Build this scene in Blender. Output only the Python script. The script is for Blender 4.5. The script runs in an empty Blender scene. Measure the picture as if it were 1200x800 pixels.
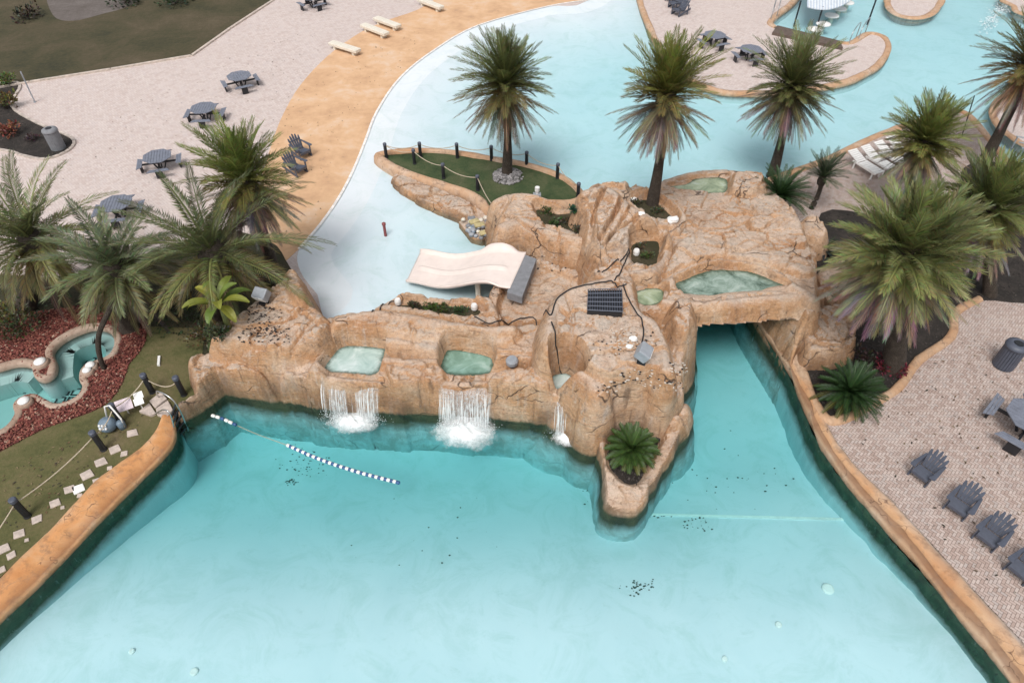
import bpy, math, random
import numpy as np
from mathutils import Vector, Matrix
from mathutils.geometry import tessellate_polygon
R = math.radians
random.seed(7)
SC = bpy.context.scene
COL = SC.collection

# ------------------------------------------------------------------ camera
CAM_H, PITCH, FPX = 15.0, R(45), 800.0
cp, sp = math.cos(PITCH), math.sin(PITCH)
cd = bpy.data.cameras.new('camera'); cam = bpy.data.objects.new('camera', cd); COL.objects.link(cam)
cam.location = (0, 0, CAM_H); cam.rotation_euler = (R(45), 0, 0)
cd.sensor_width = 36; cd.lens = 24; cd.clip_end = 2000; cd.clip_start = 0.1
SC.camera = cam

def ray(px, py):
    u = (px-600)/FPX; v = (py-400)/FPX
    return Vector((u, cp-v*sp, -sp-v*cp))
def P(px, py, z=0.0):
    d = ray(px, py); t = (z-CAM_H)/d.z
    return Vector((d.x*t, d.y*t, z))
def PV(px, py, Y):
    d = ray(px, py); t = Y/d.y
    return Vector((d.x*t, Y, CAM_H+d.z*t))
def depth(p): return p.y*cp + (CAM_H-p.z)*sp
def pts(l, z=0.0): return [P(a, b, z) for a, b in l]

def spline(p, closed=False, n=5):
    """Catmull-Rom through the points."""
    p = [Vector(q) for q in p]; out = []; N = len(p)
    for i in range(N if closed else N-1):
        g = lambda k: p[k % N] if closed else p[min(max(k, 0), N-1)]
        a, b, c, d = g(i-1), g(i), g(i+1), g(i+2)
        for k in range(n):
            t = k/n
            out.append(0.5*((2*b)+(c-a)*t+(2*a-5*b+4*c-d)*t*t+(3*b-a-3*c+d)*t**3))
    if not closed: out.append(p[-1])
    return out
def S(l, z=0.0, closed=True, n=5): return spline(pts(l, z), closed, n)

# ------------------------------------------------------------------ noise (numpy)
def _h(x, y, s):
    h = (x.astype(np.int64)*374761393 + y.astype(np.int64)*668265263 + s*2147483647) & 0xffffffff
    h = ((h ^ (h >> 13))*1274126177) & 0xffffffff
    return ((h ^ (h >> 16)) & 0xffff)/65535.0
def vn(x, y, s=0):
    x = np.asarray(x, float); y = np.asarray(y, float)
    xi = np.floor(x); yi = np.floor(y); fx = x-xi; fy = y-yi
    fx = fx*fx*(3-2*fx); fy = fy*fy*(3-2*fy)
    a = _h(xi, yi, s); b = _h(xi+1, yi, s); c = _h(xi, yi+1, s); d = _h(xi+1, yi+1, s)
    return (a*(1-fx)+b*fx)*(1-fy)+(c*(1-fx)+d*fx)*fy
def fbm(x, y, s=0, o=3):
    t = 0; a = .5
    for k in range(o):
        t = t+a*(vn(x, y, s+k*17)-.5); x = x*2.03; y = y*2.03; a *= .5
    return t*2

# ------------------------------------------------------------------ materials
def lin(r, g, b): return (r, g, b, 1)
class NT:
    def __init__(s, name):
        s.m = bpy.data.materials.new(name); s.m.use_nodes = True
        s.t = s.m.node_tree; s.t.nodes.clear()
        s.out = s.t.nodes.new('ShaderNodeOutputMaterial')
    def n(s, ty, ins=None, **kw):
        nd = s.t.nodes.new(ty)
        for k, v in kw.items(): setattr(nd, k, v)
        for k, v in (ins or {}).items(): s.set(nd.inputs[k], v)
        return nd
    def set(s, sock, v):
        if isinstance(v, bpy.types.NodeSocket): s.t.links.new(v, sock)
        else: sock.default_value = v
    def math(s, op, a, b=0.0, c=0.0, clamp=False):
        nd = s.n('ShaderNodeMath', operation=op, use_clamp=clamp)
        s.set(nd.inputs[0], a); s.set(nd.inputs[1], b); s.set(nd.inputs[2], c)
        return nd.outputs[0]
    def mix(s, f, a, b, bt='MIX'):
        nd = s.n('ShaderNodeMix', data_type='RGBA', blend_type=bt)
        s.set(nd.inputs[0], f); s.set(nd.inputs[6], a); s.set(nd.inputs[7], b)
        return nd.outputs[2]
    def pos(s): return s.n('ShaderNodeNewGeometry').outputs['Position']
    def objc(s): return s.n('ShaderNodeTexCoord').outputs['Object']
    def noise(s, vec, scale, detail=4, rough=.55, dist=0.0):
        return s.n('ShaderNodeTexNoise', {'Vector': vec, 'Scale': scale, 'Detail': detail, 'Roughness': rough, 'Distortion': dist}).outputs[0]
    def mapv(s, vec, sc=(1, 1, 1), rot=(0, 0, 0)):
        return s.n('ShaderNodeMapping', {'Vector': vec, 'Scale': sc, 'Rotation': rot}).outputs[0]
    def ramp(s, f, stops, interp='LINEAR'):
        nd = s.n('ShaderNodeValToRGB'); nd.color_ramp.interpolation = interp
        s.set(nd.inputs[0], f); e = nd.color_ramp.elements
        while len(e) < len(stops): e.new(.5)
        for q, (p_, c_) in zip(e, stops):
            q.position = p_; q.color = c_ if len(c_) == 4 else (*c_, 1)
        return nd.outputs[0]
    def rng(s, f, a, b, c=0.0, d=1.0):
        return s.n('ShaderNodeMapRange', {0: f, 1: a, 2: b, 3: c, 4: d}).outputs[0]
    def bump(s, h, st=.3, di=.02):
        return s.n('ShaderNodeBump', {'Height': h, 'Strength': st, 'Distance': di}).outputs[0]
    def bsdf(s, col, rough=.6, nrm=None, **kw):
        nd = s.n('ShaderNodeBsdfPrincipled', {'Base Color': col, 'Roughness': rough})
        if nrm is not None: s.set(nd.inputs['Normal'], nrm)
        for k, v in kw.items(): s.set(nd.inputs[k.replace('_', ' ')], v)
        return nd.outputs[0]
    def done(s, sh, vol=None):
        s.t.links.new(sh, s.out.inputs['Surface'])
        if vol is not None: s.t.links.new(vol, s.out.inputs['Volume'])
        return s.m

def simple(name, c, rough=.6, var=.25, scale=6, metal=0.0, bump=.15):
    t = NT(name); o = t.objc()
    f = t.noise(o, scale, 4)
    d = tuple(x*(1-var) for x in c); l = tuple(min(1, x*(1+var)) for x in c)
    col = t.ramp(f, [(.3, d), (.7, l)])
    return t.done(t.bsdf(col, rough, t.bump(t.noise(o, scale*5, 3), bump, .01), Metallic=metal))

def mat_attr(name, rough=.55, var=.3, trans=.0):
    """colour of the thing itself, kept per frond / chip in an attribute"""
    t = NT(name)
    a = t.n('ShaderNodeAttribute', attribute_name='tint').outputs['Color']
    f = t.noise(t.objc(), 3.0, 3)
    col = t.mix(t.rng(f, .3, .7, 0, var), a, lin(0, 0, 0))
    sh = t.bsdf(col, rough)
    if trans > 0:
        tr = t.n('ShaderNodeBsdfTranslucent', {'Color': col}).outputs[0]
        mx = t.n('ShaderNodeMixShader', {0: trans}); t.t.links.new(sh, mx.inputs[1]); t.t.links.new(tr, mx.inputs[2]); sh = mx.outputs[0]
    return t.done(sh)

def mat_rock(name='fake_rock', orange=.5, seed=0.0, dark=0.0):
    t = NT(name); g = t.n('ShaderNodeNewGeometry'); p = t.n('ShaderNodeVectorMath', {0: g.outputs['Position'], 1: (seed, seed*.7, 0)}, operation='ADD').outputs[0]
    z = t.n('ShaderNodeSeparateXYZ', {0: g.outputs['Position']}).outputs[2]
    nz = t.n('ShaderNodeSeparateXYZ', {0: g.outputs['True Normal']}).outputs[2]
    big = t.noise(p, .55, 5, .6, .6)
    mid = t.noise(p, 1.9, 6, .65, .4)
    strat = t.noise(t.mapv(p, (.9, .9, 5.5)), 1.3, 6, .6, .8)
    fine = t.noise(p, 9, 5, .7)
    c = t.ramp(big, [(.34, (.40, .165, .06)), (.46, (.50, .235, .095)), (.56, (.55, .31, .17)), (.70, (.63, .45, .33))])
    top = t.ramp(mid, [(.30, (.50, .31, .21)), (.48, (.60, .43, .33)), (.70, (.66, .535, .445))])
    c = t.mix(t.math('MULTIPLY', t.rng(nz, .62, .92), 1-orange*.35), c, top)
    c = t.mix(t.math('MULTIPLY', t.rng(strat, .58, .70), .6), c, lin(.27, .125, .055))
    fl = t.noise(t.mapv(p, (1.3, 1.3, 9)), 2.2, 5, .7, 1.2)
    c = t.mix(t.math('MULTIPLY', t.rng(fl, .63, .70), .45), c, lin(.13, .065, .035))
    pk = t.noise(p, 3.7, 5, .7, .5)
    c = t.mix(t.math('MULTIPLY', t.rng(pk, .55, .75), .35), c, lin(.64, .48, .38))
    c = t.mix(t.math('MULTIPLY', t.rng(pk, .45, .28), .35), c, lin(.36, .17, .075))
    c = t.mix(t.math('MULTIPLY', t.rng(strat, .42, .30), .5), c, lin(.62, .48, .36))
    # lime streaks and pale wear
    st = t.noise(t.mapv(p, (3.2, 3.2, .35)), 1.6, 4, .6, .3)
    c = t.mix(t.math('MULTIPLY', t.math('MULTIPLY', t.rng(st, .56, .72), t.rng(nz, .75, .35)), .45), c, lin(.56, .50, .46))
    c = t.mix(t.math('MULTIPLY', t.math('MULTIPLY', t.rng(st, .44, .3), t.rng(nz, .75, .3)), .72), c, lin(.14, .072, .038))
    # soot-dark lichen stains
    stain = t.math('MULTIPLY', t.rng(mid, .60-dark*.1, .72), t.rng(fine, .42, .62))
    c = t.mix(t.math('MULTIPLY', stain, .7+.2*dark), c, lin(.085, .062, .052))
    sp = t.noise(p, 16, 6, .75, .3)
    c = t.mix(t.math('MULTIPLY', t.rng(sp, .53, .66), .6), c, lin(.20, .12, .08))
    c = t.mix(t.math('MULTIPLY', t.rng(sp, .46, .34), .4), c, lin(.68, .56, .46))
    wet = t.math('MULTIPLY', t.rng(z, .75, -.1), t.math('MULTIPLY', t.rng(nz, .8, .4), t.rng(t.noise(t.mapv(p, (1.1, 1.1, .5)), 1.0, 4, .6), .40, .58)))
    c = t.mix(t.math('MULTIPLY', wet, .75), c, lin(.14, .068, .034))
    g2 = t.math('MULTIPLY', t.rng(t.noise(p, 1.1, 6, .75, .8), .52, .66), t.rng(fine, .35, .6))
    c = t.mix(t.math('MULTIPLY', g2, .42+.25*dark), c, lin(.19, .155, .13))
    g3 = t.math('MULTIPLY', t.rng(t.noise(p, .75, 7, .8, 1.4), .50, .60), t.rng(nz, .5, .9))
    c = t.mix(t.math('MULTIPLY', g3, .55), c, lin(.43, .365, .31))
    c = t.n('ShaderNodeHueSaturation', {'Hue': .506, 'Saturation': .90, 'Value': .95, 'Color': c}).outputs[0]
    # cast joints between slabs
    wob = t.n('ShaderNodeVectorMath', {0: p, 1: t.n('ShaderNodeVectorMath', {0: t.n('ShaderNodeTexNoise', {'Vector': p, 'Scale': 1.1, 'Detail': 3}).outputs[1], 1: (.9, .9, .7)}, operation='MULTIPLY').outputs[0]}, operation='ADD').outputs[0]
    vd = t.n('ShaderNodeTexVoronoi', {'Vector': t.mapv(wob, (.55, .75, 1.1)), 'Scale': 1.0}, feature='DISTANCE_TO_EDGE').outputs['Distance']
    crack = t.rng(vd, .013, .003)
    crack = t.math('MULTIPLY', crack, t.rng(t.noise(p, .9, 2), .52, .60))
    c = t.mix(t.math('MULTIPLY', crack, .85), c, lin(.06, .04, .03))
    c = t.mix(t.math('MULTIPLY', t.rng(fine, .5, .75), .35), c, lin(.15, .09, .06))
    # algae where the water laps
    zz = t.math('ADD', z, t.math('MULTIPLY', t.math('SUBTRACT', mid, .5), .22))
    c = t.mix(t.math('MULTIPLY', t.rng(zz, -.27, -.40), .96), c, t.ramp(mid, [(.3, (.008, .022, .012)), (.7, (.03, .065, .03))]))
    c = t.mix(t.rng(t.math('ADD', z, t.math('MULTIPLY', t.math('SUBTRACT', mid, .5), .3)), -.66, -1.10), c, lin(.50, .62, .65))
    c = t.mix(t.math('MULTIPLY', t.math('MULTIPLY', t.rng(zz, .05, -.25), t.rng(mid, .4, .6)), .4), c, lin(.12, .10, .05))
    h = t.math('ADD', t.math('MULTIPLY', strat, .5), t.math('MULTIPLY', fine, .35))
    h = t.math('SUBTRACT', h, t.math('MULTIPLY', crack, .5))
    h = t.math('ADD', h, t.math('MULTIPLY', mid, .7))
    h = t.math('ADD', t.math('ADD', h, t.math('MULTIPLY', fl, .2)), t.math('MULTIPLY', sp, .25))
    return t.done(t.bsdf(c, .85, t.bump(h, .9, .10)))

def mat_coping(name, c1, c2, c3, green=True):
    t = NT(name); g = t.n('ShaderNodeNewGeometry'); p = g.outputs['Position']
    z = t.n('ShaderNodeSeparateXYZ', {0: p}).outputs[2]
    a = t.noise(p, .9, 6, .65, .5); b = t.noise(p, 5, 5, .65)
    c = t.ramp(a, [(.3, c1), (.5, c2), (.7, c3)])
    c = t.mix(1.0, c, t.n('ShaderNodeAttribute', attribute_name='tint').outputs['Color'], 'MULTIPLY')
    c = t.mix(t.rng(b, .52, .72, 0, .6), c, lin(.18, .10, .06))
    d2 = t.noise(p, 2.1, 6, .75, .9)
    c = t.mix(t.rng(d2, .54, .68, 0, .5), c, lin(.22, .15, .11))
    vd = t.n('ShaderNodeTexVoronoi', {'Vector': t.n('ShaderNodeVectorMath', {0: p, 1: t.n('ShaderNodeTexNoise', {'Vector': p, 'Scale': 2.0}).outputs[1]}, operation='ADD').outputs[0], 'Scale': 1.1}, feature='DISTANCE_TO_EDGE').outputs['Distance']
    ck = t.math('MULTIPLY', t.rng(vd, .012, .003), t.rng(a, .48, .58))
    c = t.mix(t.math('MULTIPLY', ck, .75), c, lin(.10, .05, .03))
    if green:
        zz = t.math('ADD', z, t.math('MULTIPLY', t.math('SUBTRACT', b, .5), .25))
        c = t.mix(t.rng(zz, -.1, -.22), c, t.ramp(b, [(.3, (.01, .028, .02)), (.55, (.02, .055, .04)), (.75, (.06, .11, .10))]))
    return t.done(t.bsdf(c, .75, t.bump(t.math('ADD', b, t.math('MULTIPLY', ck, -.6)), .5, .03)))

def mat_pavers(name, cols, joint, unit=.10, rot=R(45), weather=(.5, .5)):
    t = NT(name); p = t.mapv(t.pos(), (1/unit,)*3, (0, 0, rot))
    sx = t.n('ShaderNodeSeparateXYZ', {0: p}); x, y = sx.outputs[0], sx.outputs[1]
    fx, fy = t.math('FLOOR', x), t.math('FLOOR', y); u, v = t.math('FRACT', x), t.math('FRACT', y)
    m = t.math('FLOORED_MODULO', t.math('SUBTRACT', fx, fy), 4.0)
    eq = lambda k: t.math('COMPARE', m, float(k), .1)
    m0, m1, m2, m3 = eq(0), eq(1), eq(2), eq(3)
    big = 9.0
    L = t.math('ADD', u, t.math('MULTIPLY', m1, big)); Rr = t.math('ADD', t.math('SUBTRACT', 1.0, u), t.math('MULTIPLY', m0, big))
    B = t.math('ADD', v, t.math('MULTIPLY', m2, big)); T = t.math('ADD', t.math('SUBTRACT', 1.0, v), t.math('MULTIPLY', m3, big))
    d = t.math('MINIMUM', t.math('MINIMUM', L, Rr), t.math('MINIMUM', B, T))
    ix = t.math('SUBTRACT', fx, m1); iy = t.math('SUBTRACT', fy, m2)
    idv = t.n('ShaderNodeCombineXYZ', {0: ix, 1: iy, 2: 0.0}).outputs[0]
    wn = t.n('ShaderNodeTexWhiteNoise', {'Vector': idv}, noise_dimensions='2D').outputs[0]
    c = t.ramp(wn, [(0, cols[0]), (.35, cols[1]), (.7, cols[2]), (1, cols[3])])
    w = t.noise(t.pos(), .35, 5, .6, .5); w2 = t.noise(t.pos(), 1.7, 5, .65)
    c = t.mix(t.math('MULTIPLY', t.rng(w, .45, .7), weather[0]), c, lin(.56, .47, .43))
    c = t.mix(t.math('MULTIPLY', t.rng(w2, .55, .75), weather[1]), c, lin(.27, .21, .19))
    fine = t.noise(t.pos(), 30, 3)
    c = t.mix(t.rng(fine, .4, .8, 0, .25), c, lin(.25, .2, .18))
    w3 = t.noise(t.pos(), .8, 6, .75, 1.2)
    c = t.mix(t.rng(w3, .58, .72, 0, .30), c, lin(.30, .25, .225))
    jm = t.rng(d, .13, .05)
    c = t.mix(t.math('MULTIPLY', jm, .72), c, joint)
    return t.done(t.bsdf(c, .85, t.bump(t.math('SUBTRACT', t.math('MULTIPLY', fine, .3), jm), .4, .01)))

def mat_ground(name, stops, scale, rough=.95, fine=25, bump=.6, bd=.04):
    t = NT(name); p = t.pos()
    a = t.noise(p, scale, 6, .65, .4); f = t.noise(p, fine, 4, .7)
    c = t.ramp(t.math('ADD', t.math('MULTIPLY', a, .7), t.math('MULTIPLY', f, .3)), stops)
    return t.done(t.bsdf(c, rough, t.bump(t.math('ADD', f, t.math('MULTIPLY', a, .5)), bump, bd)))

def mat_water(name, absorb, dens, rip=.05, scale=2.2):
    t = NT(name); p = t.pos()
    n1 = t.noise(p, scale, 4, .6, .3)
    nr = t.bump(n1, rip, .15)
    fr = t.n('ShaderNodeFresnel', {'IOR': 1.33, 'Normal': nr}).outputs[0]
    tr = t.n('ShaderNodeBsdfTransparent', {'Color': (.97, .985, .99, 1)}).outputs[0]
    gl = t.n('ShaderNodeBsdfGlossy', {'Color': (1, 1, 1, 1), 'Roughness': .06, 'Normal': nr}).outputs[0]
    mx = t.n('ShaderNodeMixShader', {0: fr}); t.t.links.new(tr, mx.inputs[1]); t.t.links.new(gl, mx.inputs[2])
    va = t.n('ShaderNodeVolumeAbsorption', {'Color': absorb, 'Density': dens}).outputs[0]
    return t.done(mx.outputs[0], va)

def mat_pool_floor(name, c, c2):
    t = NT(name); p = t.pos()
    a = t.noise(p, .28, 5, .6, .6); b = t.noise(p, 2.6, 6, .7, .3)
    col = t.ramp(a, [(.3, c2), (.65, c)])
    col = t.mix(t.rng(b, .60, .85, 0, .45), col, lin(.35, .45, .42))
    e = t.noise(p, .8, 6, .75, 1.0)
    col = t.mix(t.rng(e, .48, .72, 0, .42), col, lin(.40, .53, .50))
    return t.done(t.bsdf(col, .8))

M = {}
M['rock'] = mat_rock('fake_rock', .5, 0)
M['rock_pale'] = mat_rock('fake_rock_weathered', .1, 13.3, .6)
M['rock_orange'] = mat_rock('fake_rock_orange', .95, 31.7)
M['coping_orange'] = mat_coping('orange_cast_coping', (.44, .20, .075), (.55, .29, .13), (.58, .39, .25))
M['coping_brown'] = mat_coping('brown_cast_coping', (.42, .22, .11), (.48, .30, .18), (.52, .38, .27))
M['coping_far'] = mat_coping('tan_cast_coping', (.46, .25, .13), (.50, .32, .20), (.56, .42, .32))
M['coping_spa'] = mat_coping('spa_coping_stone', (.30, .20, .145), (.42, .31, .24), (.50, .40, .33), False)
M['pav_far'] = mat_pavers('pale_paving', [(.53, .43, .395), (.60, .51, .475), (.64, .56, .525), (.57, .49, .47)], lin(.45, .36, .33), weather=(.35, .15))
M['pav_near'] = mat_pavers('herringbone_paving', [(.37, .275, .235), (.46, .355, .31), (.54, .445, .40), (.44, .375, .345)], lin(.12, .085, .07), unit=.070, weather=(.3, .5))
M['field'] = mat_ground('dry_grass_field', [(.34, (.026, .026, .011)), (.46, (.052, .046, .019)), (.56, (.075, .058, .03)), (.70, (.11, .085, .05))], .35, fine=5)
M['lawn'] = mat_ground('worn_lawn', [(.34, (.05, .058, .016)), (.47, (.095, .092, .032)), (.58, (.135, .112, .05)), (.70, (.19, .145, .085))], .6, fine=9)
M['turf'] = mat_ground('island_turf', [(.34, (.018, .034, .012)), (.46, (.04, .066, .022)), (.56, (.07, .085, .035)), (.68, (.11, .11, .06))], .9, fine=18)
M['soil'] = mat_ground('dark_mulch', [(.3, (.012, .010, .009)), (.5, (.03, .024, .02)), (.72, (.075, .058, .05))], 2.0, fine=22, bump=1, bd=.06)
M['scrub'] = mat_ground('planting_soil', [(.3, (.02, .026, .010)), (.5, (.045, .042, .018)), (.72, (.12, .085, .05))], 1.0, fine=14, bump=1, bd=.08)
M['redsoil'] = mat_ground('red_chip_base', [(.3, (.05, .016, .012)), (.6, (.14, .04, .028))], 5.0, fine=30, bump=1, bd=.05)
M['beach'] = mat_ground('orange_beach_concrete', [(.32, (.36, .24, .16)), (.40, (.54, .33, .19)), (.52, (.63, .40, .235)), (.66, (.66, .49, .36))], .55, fine=2.2, bump=.2, bd=.02)
M['earth'] = mat_ground('earth', [(.3, (.05, .045, .03)), (.7, (.1, .09, .06))], .1)
M['floor_low'] = mat_pool_floor('pool_plaster', lin(.74, .77, .82), lin(.64, .70, .75))
M['floor_up'] = mat_pool_floor('pale_pool_plaster', lin(.70, .745, .775), lin(.64, .70, .74))
M['floor_spa'] = mat_pool_floor('spa_plaster', lin(.50, .60, .58), lin(.38, .50, .49))
M['water_low'] = mat_water('pool_water', (.10, .77, .765, 1), .41, .10)
M['water_up'] = mat_water('shallow_pool_water', (.14, .78, .81, 1), .34, .05)
M['palm'] = mat_attr('palm_leaf', .45, .25, .28)
M['leaf'] = mat_attr('plant_leaf', .5, .3, .15)
M['chips'] = mat_attr('loose_chips', .9, .2)
M['trunk'] = None

# ------------------------------------------------------------------ mesh builder
class MB:
    def __init__(s): s.v = []; s.f = []; s.c = []
    def add(s, vs, fs, col=None):
        b = len(s.v); s.v += [tuple(q) for q in vs]; s.f += [tuple(i+b for i in f) for f in fs]
        s.c += [col or (1, 1, 1)]*len(vs)
    def box(s, c, d, rz=0, col=None, rx=0, ry=0):
        m = Matrix.Translation(c) @ Matrix.Rotation(rz, 4, 'Z') @ Matrix.Rotation(ry, 4, 'Y') @ Matrix.Rotation(rx, 4, 'X')
        vs = [m @ Vector((x*d[0]/2, y*d[1]/2, z*d[2]/2)) for x in (-1, 1) for y in (-1, 1) for z in (-1, 1)]
        s.add(vs, [(0, 1, 3, 2), (4, 6, 7, 5), (0, 4, 5, 1), (2, 3, 7, 6), (0, 2, 6, 4), (1, 5, 7, 3)], col)
    def tube(s, path, r, n=6, col=None, caps=True):
        path = [Vector(q) for q in path]; k = len(path); rr = r if isinstance(r, (list, tuple)) else [r]*k
        vs = []
        for i, q in enumerate(path):
            t = (path[min(i+1, k-1)]-path[max(i-1, 0)]).normalized()
            a = t.cross(Vector((0, 0, 1)));
            if a.length < .1: a = t.cross(Vector((1, 0, 0)))
            a.normalize(); b = t.cross(a)
            vs += [q+(a*math.cos(j*math.tau/n)+b*math.sin(j*math.tau/n))*rr[i] for j in range(n)]
        fs = [(i*n+j, i*n+(j+1) % n, (i+1)*n+(j+1) % n, (i+1)*n+j) for i in range(k-1) for j in range(n)]
        if caps: fs += [tuple(range(n-1, -1, -1)), tuple(range((k-1)*n, k*n))]
        s.add(vs, fs, col)
    def lathe(s, prof, c=(0, 0, 0), n=20, col=None):
        vs = [(c[0]+r*math.cos(j*math.tau/n), c[1]+r*math.sin(j*math.tau/n), c[2]+z) for r, z in prof for j in range(n)]
        k = len(prof)
        fs = [(i*n+j, i*n+(j+1) % n, (i+1)*n+(j+1) % n, (i+1)*n+j) for i in range(k-1) for j in range(n)]
        fs += [tuple(range(n-1, -1, -1)), tuple(range((k-1)*n, k*n))]
        s.add(vs, fs, col)
    def prism(s, poly, z0, z1, holes=(), sides=True, bottom=True, col=None, bev=0):
        loops = [poly]+list(holes); flat = [q for l in loops for q in l]
        tri = tessellate_polygon([[Vector((q[0], q[1], 0)) for q in l] for l in loops])
        n = len(flat); up = []
        for a, b, c in tri:
            A, B, C = flat[a], flat[b], flat[c]
            cr = (B[0]-A[0])*(C[1]-A[1])-(B[1]-A[1])*(C[0]-A[0])
            up.append((a, b, c) if cr > 0 else (a, c, b))
        vs = [(q[0], q[1], z1) for q in flat]
        fs = list(up)
        if sides or bottom:
            vs += [(q[0], q[1], z0) for q in flat]
            if bottom: fs += [(c+n, b+n, a+n) for a, b, c in up]
            if sides:
                o = 0
                for li, l in enumerate(loops):
                    k = len(l); ar = sum(l[i][0]*l[(i+1) % k][1]-l[(i+1) % k][0]*l[i][1] for i in range(k))
                    fwd = (ar > 0) == (li == 0)
                    for i in range(k):
                        a, b = o+i, o+(i+1) % k
                        fs.append((a+n, b+n, b, a) if fwd else (b+n, a+n, a, b))
                    o += k
        s.add(vs, fs, col)
    def blob(s, c, r, n=6, m=4, jit=.15, col=None, sq=(1, 1, 1)):
        vs = [(c[0], c[1], c[2]+r*sq[2])]
        for i in range(1, m):
            for j in range(n):
                a = math.pi*i/m; b = math.tau*(j+.5*(i % 2))/n; q = r*(1+random.uniform(-jit, jit))
                vs.append((c[0]+q*sq[0]*math.sin(a)*math.cos(b), c[1]+q*sq[1]*math.sin(a)*math.sin(b), c[2]+q*sq[2]*math.cos(a)))
        vs.append((c[0], c[1], c[2]-r*sq[2])); L = len(vs)-1
        fs = [(0, 1+j, 1+(j+1) % n) for j in range(n)]
        for i in range(m-2):
            for j in range(n):
                a = 1+i*n+j; b = 1+i*n+(j+1) % n; fs.append((a, a+n, b+n, b))
        o = 1+(m-2)*n
        fs += [(o+(j+1) % n, o+j, L) for j in range(n)]
        s.add(vs, fs, col)
    def build(s, name, mat, parent=None, smooth=False, bevel=0.0, tint=False):
        me = bpy.data.meshes.new(name); me.from_pydata(s.v, [], s.f); me.update()
        if tint:
            a = me.attributes.new('tint', 'FLOAT_COLOR', 'POINT')
            a.data.foreach_set('color', np.array([(*c, 1) for c in s.c], np.float32).ravel())
        if smooth: me.polygons.foreach_set('use_smooth', [True]*len(me.polygons))
        o = bpy.data.objects.new(name, me); COL.objects.link(o); o.data.materials.append(mat)
        if parent is not None: o.parent = parent
        if bevel:
            b = o.modifiers.new('bevel', 'BEVEL'); b.width = bevel; b.segments = 2; b.limit_method = 'ANGLE'; b.angle_limit = R(40)
        return o

def tag(o, label=None, cat=None, group=None, kind=None):
    if label: o['label'] = label
    if cat: o['category'] = cat
    if group: o['group'] = group
    if kind: o['kind'] = kind
    return o
def thing(name, label, cat, loc=(0, 0, 0), rz=0, group=None, sc=1.0):
    o = bpy.data.objects.new(name, None); COL.objects.link(o); o.empty_display_size = .1
    o.location = loc; o.rotation_euler = (0, 0, rz); o.scale = (sc, sc, sc)
    return tag(o, label, cat, group)
def structure(name, mb, mat, **k): return tag(mb.build(name, mat, **k), kind='structure')
def copy_tree(o, parent=None):
    c = o.copy(); COL.objects.link(c)
    if parent is not None: c.parent = parent
    for ch in [q for q in bpy.data.objects if q.parent == o]: copy_tree(ch, c)
    return c
def inpoly(x, y, poly):
    r = False; n = len(poly)
    for i in range(n):
        a, b = poly[i], poly[i-1]
        if (a[1] > y) != (b[1] > y) and x < (b[0]-a[0])*(y-a[1])/(b[1]-a[1])+a[0]: r = not r
    return r
def scatter(poly, n, holes=()):
    xs = [q[0] for q in poly]; ys = [q[1] for q in poly]; out = []
    while len(out) < n:
        x, y = random.uniform(min(xs), max(xs)), random.uniform(min(ys), max(ys))
        if inpoly(x, y, poly) and not any(inpoly(x, y, h) for h in holes): out.append((x, y))
    return out
WL, WU = -0.36, -0.07     # water levels: lower pool, upper pool

# ------------------------------------------------------------------ ground slabs
g = MB(); g.prism([(-400, -200), (400, -200), (400, 600), (-400, 600)], 0, -3.2, sides=False, bottom=False)
structure('ground', g, M['earth'])

BEACH_IN = [(760, -60), (690, 0), (640, 8), (560, 30), (510, 58), (470, 90), (442, 130), (428, 165), (415, 197), (398, 230), (376, 262), (350, 292), (352, 318), (372, 345)]
LW_BACK = [(190, 490), (182, 507), (162, 529), (118, 559), (63, 617), (0, 677), (-90, 765), (-200, 880)]
LW_FRONT = [(204, 488), (204, 512), (193, 531), (165, 559), (110, 614), (47, 680), (0, 724), (-90, 813), (-200, 930)]
SPA = [(60, 414), (66, 404), (80, 394), (96, 387), (112, 383), (128, 386), (136, 396), (135, 408), (128, 418), (110, 425), (98, 432), (95, 444), (99, 452), (95, 462), (84, 470), (66, 475), (52, 469), (40, 463), (26, 466), (18, 475), (20, 486), (10, 500), (-6, 509), (-40, 520), (-60, 470), (-30, 440), (0, 431), (20, 426), (38, 428), (42, 440), (52, 444), (62, 438), (64, 426)]
spa_w = S(SPA, 0, True, 4)
beach_in = S(BEACH_IN, 0, False, 4)
left = pts([(-1000, -330), (100, -330), (760, -330)]) + beach_in + pts([(385, 400), (300, 410), (258, 432), (226, 452), (204, 472)]) + [Vector(q) for q in S(LW_BACK, 0, False, 3)] + pts([(-500, 1000), (-1200, 700)])
m = MB(); m.prism(left, -2.0, 0, holes=[spa_w]); structure('paved_deck_west', m, M['pav_far'])

field = pts([(-700, 190), (-100, 122), (35, 97), (130, 82), (225, 66), (270, 34), (322, 0), (460, -90), (460, -320), (-1000, -320)])
m = MB(); m.prism(field, -.1, .012, bottom=False); structure('grass_field', m, M['field'])
kerb = MB()
kl = pts([(-100, 122), (35, 97), (130, 82), (225, 66), (270, 34), (322, 0), (460, -90)])
for a, b in zip(kl, kl[1:]):
    c = (a+b)/2; d = b-a; kerb.box((c.x, c.y, .03), (d.length+.05, .14, .10), math.atan2(d.y, d.x))
structure('field_kerb', kerb, simple('kerb_concrete', (.52, .44, .38)))
# orange beach band, sloping gently to the water line
bo = S([(560, -40), (502, 5), (457, 23), (423, 38), (385, 65), (352, 100), (331, 136), (318, 170), (305, 215), (296, 262), (290, 300)], 0, False, 4)
m = MB(); poly = bo + pts([(320, 320)]) + list(reversed(S(BEACH_IN[1:-2], 0, False, 4)))
m.prism(poly, -.05, .008, bottom=False); structure('beach_entry', m, M['beach'])
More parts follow.
